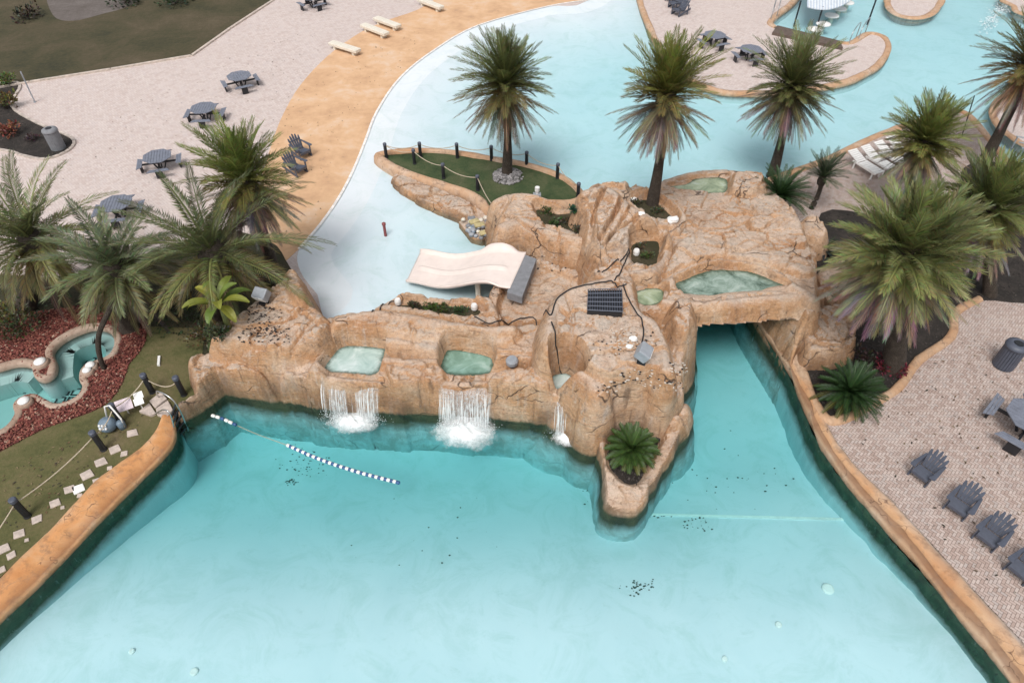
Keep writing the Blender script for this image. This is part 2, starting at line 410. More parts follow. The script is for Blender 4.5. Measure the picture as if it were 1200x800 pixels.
# white water-line strip along the beach
m = MB(); bi = S(BEACH_IN[1:-2], 0, False, 4)
for a, b in zip(bi, bi[1:]):
    d = (b-a).normalized(); nrm = Vector((-d.y, d.x, 0))
    m.add([a-nrm*.05+Vector((0, 0, .016)), b-nrm*.05+Vector((0, 0, .016)), b+nrm*.06+Vector((0, 0, .014)), a+nrm*.06+Vector((0, 0, .014))], [(0, 1, 2, 3)])
structure('beach_edge_strip', m, simple('white_strip', (.78, .74, .70)))

# planting bed with the big palms, lawn, red lava chips, round bed at far left
bedL = S([(-150, 330), (0, 322), (60, 325), (130, 312), (200, 288), (260, 270), (315, 282), (335, 305), (345, 340), (300, 400), (230, 420), (185, 400), (158, 372), (110, 370), (60, 376), (0, 392), (-150, 410)], 0, True, 3)
m = MB(); m.prism(bedL, -.1, .010, bottom=False); structure('planting_bed', m, M['scrub'])
lawn = pts([(-700, 382), (150, 382), (240, 385), (232, 470), (200, 480)]) + S(LW_BACK, 0, False, 3) + pts([(-500, 1000), (-700, 800)])
m = MB(); m.prism(lawn, -.1, .016, holes=[spa_w], bottom=False); structure('lawn', m, M['lawn'])
redp = S([(-80, 575), (0, 530), (50, 504), (80, 493), (112, 481), (131, 468), (145, 447), (152, 427), (166, 410), (172, 392), (165, 372), (145, 356), (110, 358), (60, 364), (0, 372), (-80, 385)], 0, True, 4)
m = MB(); m.prism(redp, -.1, .022, holes=[spa_w], bottom=False); structure('red_chip_bed', m, M['redsoil'])
red = MB()
spa_out = S([(x, y) for x, y in SPA], 0, True, 4)
for x, y in scatter(redp, 13000, [spa_w]):
    s_ = random.uniform(.018, .05); k = random.random()
    c = (.22, .060, .045) if k < .45 else (.13, .034, .028) if k < .72 else (.30, .115, .08) if k < .93 else (.40, .27, .20)
    a = random.random()*6.3; t = random.uniform(-.5, .5)
    red.box((x, y, .035+random.random()*.03), (s_*1.6, s_, s_*.5), a, c, t, random.uniform(-.5, .5))
tag(red.build('lava_chips', M['chips'], tint=True), 'red lava chips spread around the curved spa', 'ground cover', kind='stuff')
bedFar = S([(24, 101), (14, 125), (44, 145), (84, 162), (82, 176), (54, 187), (27, 183), (0, 176), (-120, 160), (-120, 110), (0, 98)], 0, True, 4)
m = MB(); m.prism(bedFar, -.1, .016, bottom=False); structure('mulch_bed', m, M['soil'])
def edging(name, path, w, h, mat, closed=True):
    mb = MB(); n = len(path)
    for i in range(n if closed else n-1):
        a, b = path[i], path[(i+1) % n]; d = b-a
        if d.length < 1e-4: continue
        c = (a+b)/2; mb.box((c.x, c.y, h/2), (d.length+.03, w, h), math.atan2(d.y, d.x))
    return structure(name, mb, mat)
edging('bed_edging', bedFar, .12, .07, simple('edging_concrete', (.5, .43, .38)))

# right-hand paving with the mid terrace
RW_OUT = [(935, 429), (959, 476), (989, 530), (1043, 587), (1087, 631), (1124, 672), (1200, 753), (1300, 860), (1400, 970)]
RW_IN = [(889, 376), (925, 432), (966, 525), (1036, 614), (1104, 692), (1191, 800), (1262, 890), (1340, 990)]
MID_EDGE = [(893, 218), (905, 208), (960, 189), (1020, 161), (1060, 146), (1112, 131), (1132, 132), (1148, 147), (1165, 168), (1190, 197), (1230, 222), (1400, 262)]
right = S(MID_EDGE, 0, False, 4) + pts([(1900, 320), (2300, 900), (1500, 1060)]) + list(reversed(S(RW_OUT, 0, False, 3))) + pts([(925, 400), (962, 330), (935, 262)])
m = MB(); m.prism(right, -2.0, 0); structure('paved_deck_east', m, M['pav_near'])
# planting beds on it
BEDR = [(930, 418), (938, 440), (962, 490), (989, 494), (1023, 476), (1055, 456), (1078, 425), (1117, 396), (1122, 368), (1150, 352), (1230, 352), (1330, 300), (1260, 240), (1200, 208), (1165, 190), (1130, 196), (1120, 225), (1080, 246), (1030, 252), (962, 250), (955, 330)]
bedR = S(BEDR, 0, True, 4)
m = MB(); m.prism(bedR, -.1, .010, bottom=False); structure('mulch_bed_east', m, M['soil'])

# far decks and islands
TOP = [(740, -40), (748, 0), (758, 28), (772, 58), (790, 84), (829, 104), (867, 110), (930, 108), (989, 98), (1013, 88), (1030, 78), (1040, 65), (1043, 54), (1036, 43), (1016, 39), (996, 50), (982, 49), (911, 33), (905, 26), (930, 4), (950, -20), (1000, -100), (700, -150)]
topd = S(TOP[:16], 0, False, 4) + pts(TOP[16:])
m = MB(); m.prism(topd, -2.0, 0); structure('paved_deck_north', m, M['pav_far'])
ISL2 = [(1043, -4), (1043, 8), (1052, 17), (1070, 21), (1088, 17), (1099, 5), (1102, -8), (1080, -20), (1055, -18)]
isl2 = S(ISL2, 0, True, 4); m = MB(); m.prism(isl2, -2, .0); structure('paved_deck_islet', m, M['pav_far'])
ISL3 = [(1166, 128), (1171, 146), (1187, 160), (1215, 174), (1330, 200), (1400, 150), (1250, 105), (1185, 112)]
isl3 = S(ISL3, 0, True, 4); m = MB(); m.prism(isl3, -2, .0); structure('paved_deck_corner', m, M['pav_far'])
cor = S([(1183, -10), (1190, 8), (1203, 18), (1300, 40), (1300, -60)], 0, True, 4); m = MB(); m.prism(cor, -2, .0); structure('paved_deck_far_corner', m, M['pav_far'])

# ------------------------------------------------------------------ pool floors and water
def grid_floor(name, x0, x1, y0, y1, res, fz, mat, skip=None):
    xs = np.arange(x0, x1, res); ys = np.arange(y0, y1, res); X, Y = np.meshgrid(xs, ys); Z = fz(X, Y)
    ny, nx = X.shape; mb = MB()
    mb.v = list(zip(X.ravel(), Y.ravel(), Z.ravel())); mb.c = [(1, 1, 1)]*len(mb.v)
    mb.f = [(j*nx+i, j*nx+i+1, (j+1)*nx+i+1, (j+1)*nx+i) for j in range(ny-1) for i in range(nx-1) if not (skip and skip(xs[i], ys[j]))]
    return structure(name, mb, mat, smooth=True)
def sst(x): x = np.clip(x, 0, 1); return x*x*(3-2*x)
grid_floor('lower_pool_floor', -19, 16, -1, 21.5, .4, lambda X, Y: -.80-1.25*sst((Y-6.0)/6.5)+.40*sst((X-3)/5)*sst((Y-7)/4), M['floor_low'])
be = np.array([(q.x, q.y) for q in beach_in])
def upfloor(X, Y):
    d = np.full(X.shape, 1e9)
    for a, b in zip(be, be[1:]):
        ab = b-a; t = np.clip(((X-a[0])*ab[0]+(Y-a[1])*ab[1])/max(1e-9, ab@ab), 0, 1)
        d = np.minimum(d, np.hypot(X-a[0]-t*ab[0], Y-a[1]-t*ab[1]))
    return -.012-np.minimum(.46, .05*d)
grid_floor('upper_pool_floor', -12, 60, 14, 80, .5, upfloor, M['floor_up'], lambda x, y: x > 1.5 and y < 20.5)

lowp = pts([(197, 500), (180, 545), (100, 620), (-10, 728), (-200, 915), (-300, 1040), (1400, 1040), (1330, 980), (1195, 800), (1040, 614), (970, 525), (935, 440), (905, 385), (898, 268), (812, 268), (800, 380), (760, 400), (700, 440), (600, 440), (450, 430), (330, 430), (262, 462)], WL)
m = MB(); m.prism(lowp, -3.0, WL); structure('lower_pool_water', m, M['water_low'])
upp = beach_in + pts([(372, 352), (395, 385), (470, 352), (560, 345), (640, 330), (700, 290), (760, 262), (880, 235), (960, 240), (1200, 260), (1700, 240), (2600, -150), (760, -200)], 0)
m = MB(); m.prism(upp, -2.2, WU); structure('upper_pool_water', m, M['water_up'])
# spa
m = MB(); m.prism(spa_w, -.9, -.88, bottom=False, sides=False); structure('spa_floor', m, M['floor_spa'])
m = MB(); m.prism(S(SPA, 0, True, 4), -.95, -.10); structure('spa_water', m, M['water_low'])
ben = MB()     # submerged bench following the back edge
for ring in (S([(-30, 440), (0, 431), (20, 426), (38, 428)], 0, False, 5), S([(62, 438), (62, 424), (66, 404), (80, 394), (96, 387), (112, 383), (128, 386), (136, 396), (135, 408)], 0, False, 5)):
    for a, b in zip(ring, ring[1:]):
        d = (b-a); nrm = Vector((d.y, -d.x, 0)).normalized()
        q = [a, b, b+nrm*.42, a+nrm*.42]
        ben.add([(p_.x, p_.y, -.32) for p_ in q]+[(p_.x, p_.y, -.87) for p_ in q], [(0, 3, 2, 1), (3, 7, 6, 2), (0, 4, 7, 3), (1, 2, 6, 5)])
structure('spa_bench_step', ben, M['floor_spa'])

# ------------------------------------------------------------------ copings and pool walls
def resample(path, n):
    L = [0]
    for a, b in zip(path, path[1:]): L.append(L[-1]+(b-a).length)
    out = []; k = 0
    for i in range(n):
        s_ = L[-1]*i/(n-1)
        while k < len(L)-2 and L[k+1] < s_: k += 1
        t = (s_-L[k])/max(1e-9, L[k+1]-L[k]); out.append(path[k].lerp(path[k+1], min(1, t)))
    return out
def pool_wall(label, back, front, mat, crest=.12, fz=-.06, N=260, seed=0, mid=None):
    root = thing('pool_wall', label, 'pool wall', (0, 0, 0))
    b = resample(S(back, 0, False, 4), N); f = resample(S(front, 0, False, 4), N)
    sec = mid or [(0, -.02), (.03, .05), (.12, crest), (.35, crest*1.05), (.62, crest*.55), (.86, .01), (.93, .035), (1.0, .0), (1.01, fz), (1.0, -.16)]
    mb = MB(); w = MB(); k = len(sec)
    for i in range(N):
        for j, (u, z) in enumerate(sec):
            q = b[i].lerp(f[i], u); nz_ = float(fbm(np.array([q.x*1.7]), np.array([q.y*1.7+j*.35]), seed)[0])
            mb.v.append((q.x+nz_*.05, q.y+nz_*.05, z+nz_*.085*(1 if 0 < j < k-2 else .3))); mb.c.append([(.95, 1.2, 1.6), (.95, 1.2, 1.6), (1.05, 1.08, 1.15), (1.08, .98, .85), (1.0, .92, .8), (.66, .58, .52), (.58, .54, .52), (.95, 1.0, 1.05), (.85, .8, .8), (.7, .65, .65), (.7, .65, .65)][min(j, 9)])
        for j, (u, z) in enumerate([(1.0, -.15), (1.0, -.35), (1.0, -.6), (1.0, -1.1), (1.0, -1.6), (1.0, -3.0)]):
            q = b[i].lerp(f[i], u); nz_ = float(fbm(np.array([q.x*2.3]), np.array([q.y*2.3+j*.9]), seed+3)[0])
            w.v.append((q.x+nz_*.07, q.y+nz_*.07, z))
    def faces(k): return [(i*k+j, i*k+j+1, (i+1)*k+j+1, (i+1)*k+j) for i in range(N-1) for j in range(k-1)]
    mb.f = faces(k); w.f = faces(6); w.c = [(1, 1, 1)]*len(w.v)
    mb.build('coping', mat, root, smooth=True, tint=True); w.build('wall_face', M['algae'], root, smooth=True)
    return root
def mat_algae():
    t = NT('algae_wall'); p = t.pos()
    z = t.n('ShaderNodeSeparateXYZ', {0: p}).outputs[2]
    a = t.noise(p, 2.2, 6, .7, .5); b = t.noise(t.mapv(p, (4, 4, 1.4)), 2.0, 5, .7)
    c = t.ramp(a, [(.3, (.006, .022, .012)), (.5, (.014, .05, .024)), (.7, (.035, .085, .05))])
    c = t.mix(t.rng(b, .60, .72, 0, .6), c, lin(.14, .22, .21))
    c = t.mix(t.rng(b, .44, .36, 0, .7), c, lin(.006, .012, .010))
    zz = t.math('ADD', z, t.math('MULTIPLY', t.math('SUBTRACT', a, .5), .35))
    c = t.mix(t.rng(zz, -.62, -1.0), c, lin(.50, .64, .67))
    return t.done(t.bsdf(c, .7, t.bump(b, .5, .03)))
M['algae'] = mat_algae()
def mat_poolwall():
    t = NT('plaster_pool_wall'); p = t.pos(); z = t.n('ShaderNodeSeparateXYZ', {0: p}).outputs[2]; b = t.noise(p, 4, 5, .7)
    zz = t.math('ADD', z, t.math('MULTIPLY', t.math('SUBTRACT', b, .5), .2))
    c = t.mix(t.rng(zz, -.14, -.34), t.ramp(b, [(.3, (.03, .045, .035)), (.7, (.10, .12, .09))]), lin(.62, .68, .68))
    return t.done(t.bsdf(c, .8))
M['poolwall'] = mat_poolwall()
pool_wall('orange cast pool edge with green slimy face beside the stepping stones', LW_BACK, LW_FRONT, M['coping_orange'], seed=1)
RWB = [(925, 385), (935, 429), (959, 476), (989, 530), (1043, 587), (1087, 631), (1124, 672), (1200, 753), (1300, 860), (1400, 970)]
pool_wall('brown cast pool edge with green slimy face along the herringbone paving', RWB, RW_IN, M['coping_brown'], crest=.07, seed=5, mid=[(0, -.01), (.04, .04), (.2, .07), (.5, .08), (.62, .03), (.68, .06), (.9, .05), (1, 0), (1.02, -.07), (1, -.16)])

def coping(label, path, w=.34, mat=None, h=.09, down=1.4, seed=0, closed=False, flip=False, name='pool_coping'):
    """raised rim that follows the water edge; the slimy face below goes down into the pool"""
    n = len(path); mb = MB(); fc = MB()
    sec = [(0, -.02), (.04, h*.8), (.3, h), (.7, h*.9), (.95, h*.5), (1.02, -.03), (1.0, -.14)]
    k = len(sec); root = thing(name, label, 'pool coping')
    for i, q in enumerate(path):
        a = path[(i-1) % n] if closed else path[max(i-1, 0)]; b = path[(i+1) % n] if closed else path[min(i+1, n-1)]
        d = (b-a).normalized(); nr = Vector((d.y, -d.x, 0))*(-1 if flip else 1)
        nz_ = float(fbm(np.array([q.x*1.9]), np.array([q.y*1.9]), seed)[0])
        for u, z in sec:
            r = q+nr*(u-.75)*w*(1+nz_*.25); mb.v.append((r.x, r.y, z+nz_*.03)); mb.c.append((1, 1, 1))
        for u, z in [(1.0, -.12), (1.02, -.4), (1.0, -down)]:
            r = q+nr*(u-.75)*w*(1+nz_*.25); fc.v.append((r.x, r.y, z)); fc.c.append((1, 1, 1))
    m_ = n if closed else n-1
    mb.f = [(i*k+j, i*k+j+1, ((i+1) % n)*k+j+1, ((i+1) % n)*k+j) for i in range(m_) for j in range(k-1)]
    fc.f = [(i*3+j, i*3+j+1, ((i+1) % n)*3+j+1, ((i+1) % n)*3+j) for i in range(m_) for j in range(2)]
    mb.build('rim', mat or M['coping_far'], root, smooth=True, tint=True); fc.build('face', M['poolwall'], root, smooth=True)
    return root
coping('tan rim of the far tabled deck curling round to the bar pool', S(TOP[:12], 0, False, 4)+S(TOP[11:17], 0, False, 4)[1:], flip=False, seed=2)
coping('tan rim of the deck edge at the bar pool entrance', S([(911, 33), (904, 27), (912, 18), (930, 4), (950, -20)], 0, False, 4), seed=3)
coping('tan rim along the lounger terrace by the middle palms', S(MID_EDGE, 0, False, 4), flip=True, seed=4)
coping('low tan rim round the small far islet', isl2, w=.4, closed=True, flip=True, seed=6)
coping('tan rim of the deck corner behind the leaning palm', isl3, closed=True, flip=True, seed=7)
coping('tan rim of the deck at the far foaming corner', cor, closed=True, flip=True, seed=8)
coping('tan curb curving between the right-hand mulch bed and the paving', S(BEDR[:10], 0, False, 4), w=.26, mat=M['coping_brown'], h=.12, down=.1, seed=9, name='bed_curb')

# spa coping
def area2(p_): return sum(p_[i].x*p_[(i+1) % len(p_)].y-p_[(i+1) % len(p_)].x*p_[i].y for i in range(len(p_)))
coping('pinkish stone rim curving round the spa pool', spa_w, w=.21, mat=M['coping_spa'], h=.08, down=.9, closed=True, flip=area2(spa_w) > 0, seed=10, name='spa_coping')

# ------------------------------------------------------------------ cast rock: height fields
ROCKS = []
def sdist(X, Y, poly):
    d = np.full(X.shape, 1e9); ins = np.zeros(X.shape, bool); n = len(poly)
    for i in range(n):
        ax, ay = poly[i-1][0], poly[i-1][1]; bx, by = poly[i][0], poly[i][1]
        ex, ey = bx-ax, by-ay; L = ex*ex+ey*ey
        if L < 1e-12: continue
        t = np.clip(((X-ax)*ex+(Y-ay)*ey)/L, 0, 1)
        d = np.minimum(d, (X-ax-t*ex)**2+(Y-ay-t*ey)**2)
        if abs(by-ay) > 1e-12:
            ins ^= ((ay > Y) != (by > Y)) & (X < (bx-ax)*(Y-ay)/(by-ay)+ax)
    d = np.sqrt(d); return np.where(ins, -d, d)
def ldist(X, Y, line):
    d = np.full(X.shape, 1e9)
    for a, b in zip(line, line[1:]):
        ex, ey = b[0]-a[0], b[1]-a[1]; L = max(1e-12, ex*ex+ey*ey)
        t = np.clip(((X-a[0])*ex+(Y-a[1])*ey)/L, 0, 1)
        d = np.minimum(d, (X-a[0]-t*ex)**2+(Y-a[1]-t*ey)**2)
    return np.sqrt(d)
def vor(X, Y, cell, seed):
    x = X/cell; y = Y/cell; xi = np.floor(x); yi = np.floor(y); best = np.full(X.shape, 1e9); sec = np.full(X.shape, 1e9); val = np.zeros(X.shape); tl = np.zeros(X.shape)
    for i in (-1, 0, 1):
        for j in (-1, 0, 1):
            a, b = xi+i, yi+j; dx = x-(a+.1+.8*_h(a, b, seed)); dy = y-(b+.1+.8*_h(a, b, seed+1)); d = dx*dx+dy*dy; m = d < best
            sec = np.where(m, best, np.minimum(sec, d)); best = np.where(m, d, best); val = np.where(m, _h(a, b, seed+2), val); tl = np.where(m, dx*(_h(a, b, seed+3)-.5)+dy*(_h(a, b, seed+4)-.5), tl)
    return val-.5, tl, np.sqrt(sec)-np.sqrt(best)
class Rock:
    """pieces: (pixel outline of the top, height, slope of the sides, rounding, tilt) ; carves: (outline, water height, depth)"""
    def __init__(s, name, label, pieces, carves=(), cracks=(), zb=-2.4, res=.04, mat='rock', seed=0, span=None, amp=.10, disp=.05, cat='rock', parent=None, only=None, front=None, rims=(), east=None):
        polys = []
        for p_ in pieces:
            pl, z = p_[0], p_[1]; polys.append(spline(pts(pl, z), True, 4))
        al = [q for pl in polys for q in pl]; mg = 1.0
        xs = np.arange(min(q.x for q in al)-mg, max(q.x for q in al)+mg, res); ys = np.arange(min(q.y for q in al)-mg, max(q.y for q in al)+mg, res)
        X, Y = np.meshgrid(xs, ys); H = np.full(X.shape, -9.0)
        w = fbm(X*.9, Y*.9, seed+5, 4); w2 = fbm(X*3.1, Y*3.1, seed+9, 3)
        wx, wy = X+.35*fbm(X*1.3, Y*1.3, seed+61, 3), Y+.35*fbm(X*1.3, Y*1.3, seed+67, 3)
        v1, t1, e1 = vor(wx*.8, wy*1.2, 1.15, seed+71); v2, t2, e2 = vor(wx, wy*1.2, .36, seed+81); v3, t3, e3 = vor(wx, wy, .17, seed+91); fac = amp*1.7*v1+amp*2.6*t1+amp*.8*v2+amp*1.5*t2+amp*.3*v3+amp*.5*t3-.12*np.exp(-(e1/.035)**2)*np.clip(.75+2.2*w, 0, 1)-.04*np.exp(-(e2/.07)**2)*np.clip(.45+2*w2, 0, 1)
        for (pl, z, *o), pw in zip(pieces, polys):
            sl = o[0] if len(o) > 0 else 5.0; r = o[1] if len(o) > 1 else .25; ti = o[2] if len(o) > 2 else (0, 0)
            cx = sum(q.x for q in pw)/len(pw); cy = sum(q.y for q in pw)/len(pw)
            d = sdist(X, Y, pw)+.10*w+.04*w2+.11*v1+.03*v2
            t = np.maximum(d+r, 0); drop = np.where(t < 2*r, sl*t*t/(4*r), sl*(t-r))
            h = z+amp*w*.9+amp*.3*w2+fac+ti[0]*(X-cx)+ti[1]*(Y-cy)-drop
            k = .10; hh = np.clip(.5+.5*(h-H)/k, 0, 1); H = H*(1-hh)+h*hh+k*hh*(1-hh)
        for ln, z, r in rims:
            d = ldist(X, Y, spline(pts(ln, z), False, 4))+.05*w+.02*w2; h = z-r*.9*(d/r)**2*np.where(d > r, d/r, 1)+amp*.5*w+.25*fac; k = .05; hh = np.clip(.5+.5*(h-H)/k, 0, 1); H = H*(1-hh)+h*hh+k*hh*(1-hh)
        ph = fbm(X*.7, Y*.7, seed+21, 3)
        gy, gx = np.gradient(H, res); steep = sst((np.hypot(gx, gy)-.5)/2)
        H = H+steep*(.030*np.sin(H*math.tau/.55+ph*9)*np.clip(.5+2*w,0,1)+.008*np.sin(H*math.tau/.2+ph*21))
        # stepped slab joints on the tops
        s.basins = []
        for (pl, zc, dep, *o) in carves:
            pw = spline(pts(pl, zc), True, 4); d = sdist(X, Y, pw)+.03*w2
            H = np.where(d < .12, np.minimum(H, np.where(d < 0, zc-dep*sst(-d/.12), zc+(d/.12)*(.02+np.maximum(H-zc, 0)))), H)
            s.basins.append(pw)
        for ln, z, dep, wd in cracks:
            d = ldist(X, Y, spline(pts(ln, z), False, 4))+.01*w2; H = H-dep*np.exp(-(d/wd)**2)
        ZB = np.full(X.shape, zb)
        if span is not None:
            sw = [Vector(q) for q in span[0]]; ds = sdist(X, Y, sw); ZB = np.where(ds < 0, span[1]+.06*w, zb)
        if only is not None:
            H = np.where(sdist(X, Y, only) < 0, H, -9)
        if front is not None:
            fp = sorted([(q.x, q.y) for q in pts(front, WL)]); dd = Y-np.interp(X, [q[0] for q in fp], [q[1] for q in fp])+.09*w+.10*v1+.04*v2
            H = np.minimum(H, WL+np.where(dd > 0, 9*dd, 40*dd))
        if east is not None:
            fp = sorted([(q.y, q.x) for q in pts(east, 0)]); dd = X-np.interp(Y, [q[0] for q in fp], [q[1] for q in fp])+.03*w
            H = np.minimum(H, np.where(dd > 0, 3.4*dd-.05, 40*dd-.05))
        s.x0, s.y0, s.res, s.H = xs[0], ys[0], res, np.maximum(H, zb)
        Z = np.maximum(H, ZB); ny, nx = X.shape
        keep = H > ZB+.004
        ck = keep[:-1, :-1] | keep[1:, :-1] | keep[:-1, 1:] | keep[1:, 1:]
        # relax the grid along steep faces, then push along the normal with layered noise
        V = np.stack([X, Y, Z], -1).astype(float)
        for _ in range(2):
            A = V.copy(); A[1:-1, 1:-1] = .5*V[1:-1, 1:-1]+.125*(V[:-2, 1:-1]+V[2:, 1:-1]+V[1:-1, :-2]+V[1:-1, 2:])
            m_ = steep[..., None]*np.array([1.0, 1.0, 1.0]); V = V*(1-m_)+A*m_
        gy, gx = np.gradient(V[..., 2], res); N = np.stack([-gx, -gy, np.ones_like(gx)], -1); N /= np.linalg.norm(N, axis=-1, keepdims=True)
        n3 = fbm(V[..., 0]*1.1+V[..., 1]*.8, V[..., 2]*1.9+V[..., 0]*.3, seed+31, 4)+.35*fbm(V[..., 0]*2.6, V[..., 1]*2.6+V[..., 2]*2.0, seed+37, 3)
        V += N*(disp*n3*(.35+steep))[..., None]
        idx = np.arange(ny*nx).reshape(ny, nx); J, I = np.nonzero(ck)
        F = np.stack([idx[J, I], idx[J, I+1], idx[J+1, I+1], idx[J+1, I]], 1); VV = V.reshape(-1, 3)
        if span is not None:
            us = (ZB > zb+.01); ub = us[:-1, :-1] & us[1:, :-1] & us[:-1, 1:] & us[1:, 1:] & ck
            J, I = np.nonzero(ub); U = VV.copy(); U[:, 2] = ZB.ravel()
            n0 = len(VV); F = np.concatenate([F, np.stack([idx[J, I], idx[J+1, I], idx[J+1, I+1], idx[J, I+1]], 1)+n0]); VV = np.concatenate([VV, U])
        u, inv = np.unique(F, return_inverse=True); F = inv.reshape(-1, 4); VV = VV[u]
        me = bpy.data.meshes.new(name)
        me.vertices.add(len(VV)); me.vertices.foreach_set('co', VV.astype(np.float32).ravel())
        me.loops.add(F.size); me.loops.foreach_set('vertex_index', F.astype(np.int32).ravel())
        me.polygons.add(len(F)); me.polygons.foreach_set('loop_start', (np.arange(len(F))*4).astype(np.int32))
        me.update(calc_edges=True); me.validate()
        me.polygons.foreach_set('use_smooth', [True]*len(me.polygons))
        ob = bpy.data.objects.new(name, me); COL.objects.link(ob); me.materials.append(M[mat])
        if parent is not None: ob.parent = parent
        else: tag(ob, label, cat)
        s.ob = ob; ROCKS.append(s)
    def at(s, x, y):
        i = (x-s.x0)/s.res; j = (y-s.y0)/s.res; ny, nx = s.H.shape
        if i < 0 or j < 0 or i >= nx-1 or j >= ny-1: return -9
        a, b = int(i), int(j); u, v = i-a, j-b; H = s.H
        return (H[b, a]*(1-u)+H[b, a+1]*u)*(1-v)+(H[b+1, a]*(1-u)+H[b+1, a+1]*u)*v
def top(x, y, ground=0.0): return max([ground]+[r.at(x, y) for r in ROCKS])
def hit(px, py, ground=0.0):
    d = ray(px, py); t = 12.0
    while True:
        x, y, z = d.x*t, d.y*t, CAM_H+d.z*t
        h = top(x, y, ground)
        if z <= h: return Vector((x, y, h))
        t += max(.01, min(.3, (z-h)*.3))
def basin(pl, z, mat, dep=.3):
    mb = MB(); pw = spline(pts(pl, z), True, 5); c = sum(pw, Vector())/len(pw); n = len(pw)
    for k, d in ((1.08, 0), (.94, .25), (.82, .7), (.6, 1), (.3, 1), (.02, 1)):
        for q in pw: r = c+(q-c)*k; mb.v.append((r.x, r.y, z)); mb.c.append((d,)*3)
    mb.f = [(i*n+j, i*n+(j+1) % n, (i+1)*n+(j+1) % n, (i+1)*n+j) for i in range(5) for j in range(n)]; mb.f.append(tuple(5*n+j for j in range(n)))
    return structure('basin_water', mb, mat, tint=True)

def mat_basin(name, c1, c2, c3):
    t = NT(name); p = t.pos(); a = t.noise(p, 1.6, 6, .7, .8); b = t.noise(p, 7, 4, .6)
    c = t.ramp(a, [(.32, c1), (.5, c2), (.68, c3)])
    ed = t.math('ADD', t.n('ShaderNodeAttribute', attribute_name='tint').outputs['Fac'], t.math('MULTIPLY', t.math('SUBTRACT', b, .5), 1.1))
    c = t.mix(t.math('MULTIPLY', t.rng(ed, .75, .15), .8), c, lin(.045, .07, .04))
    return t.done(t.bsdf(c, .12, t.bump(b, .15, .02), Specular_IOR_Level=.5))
M['basin_pale'] = mat_basin('basin_water_pale', (.33, .46, .43), (.44, .57, .54), (.62, .70, .69))
M['basin_green'] = mat_basin('basin_water_green', (.13, .23, .18), (.20, .34, .28), (.34, .48, .43))
M['basin_algae'] = mat_basin('basin_water_algae', (.05, .085, .06), (.22, .30, .25), (.42, .50, .45))
M['basin_yellow'] = mat_basin('basin_water_yellow', (.16, .22, .14), (.34, .40, .27), (.46, .53, .43))

# A: mound at the left end
Rock('rock_mound', 'big tan cast rock mound left of the waterfalls, under the banana plant',
     [([(243, 388), (290, 352), (335, 322), (352, 322), (368, 350), (392, 372), (382, 395), (352, 408), (315, 412), (272, 406), (240, 400)], 1.5, 8.0, .3, (0, .05)),
      ([(330, 318), (350, 316), (362, 345), (345, 352), (332, 340)], 1.8, 6, .25),
      ([(215, 418), (243, 405), (280, 425), (268, 450), (240, 458), (222, 444)], .75, 7.0, .25),
      ([(205, 472), (225, 462), (262, 446), (270, 452), (246, 474), (212, 484)], .28, 10.0, .12),
      ([(322, 412), (362, 402), (380, 432), (364, 452), (335, 446), (318, 432)], .85, 9.0, .25, (0, .12)),
      ([(265, 420), (300, 418), (310, 440), (275, 444)], .8, 9.0, .22)],
     cracks=[([(243, 398), (300, 412), (330, 412), (352, 392), (368, 372)], 1.5, .10, .05), ([(325, 345), (350, 352), (372, 358)], 1.8, .08, .04),
             ([(330, 415), (326, 445), (328, 470)], 1.0, .15, .06)], seed=11, front=[(150, 530), (206, 503), (222, 492), (246, 478), (264, 464), (275, 466), (300, 469), (340, 474), (375, 480), (440, 484), (500, 487), (560, 491), (620, 496), (692, 507), (760, 512)])
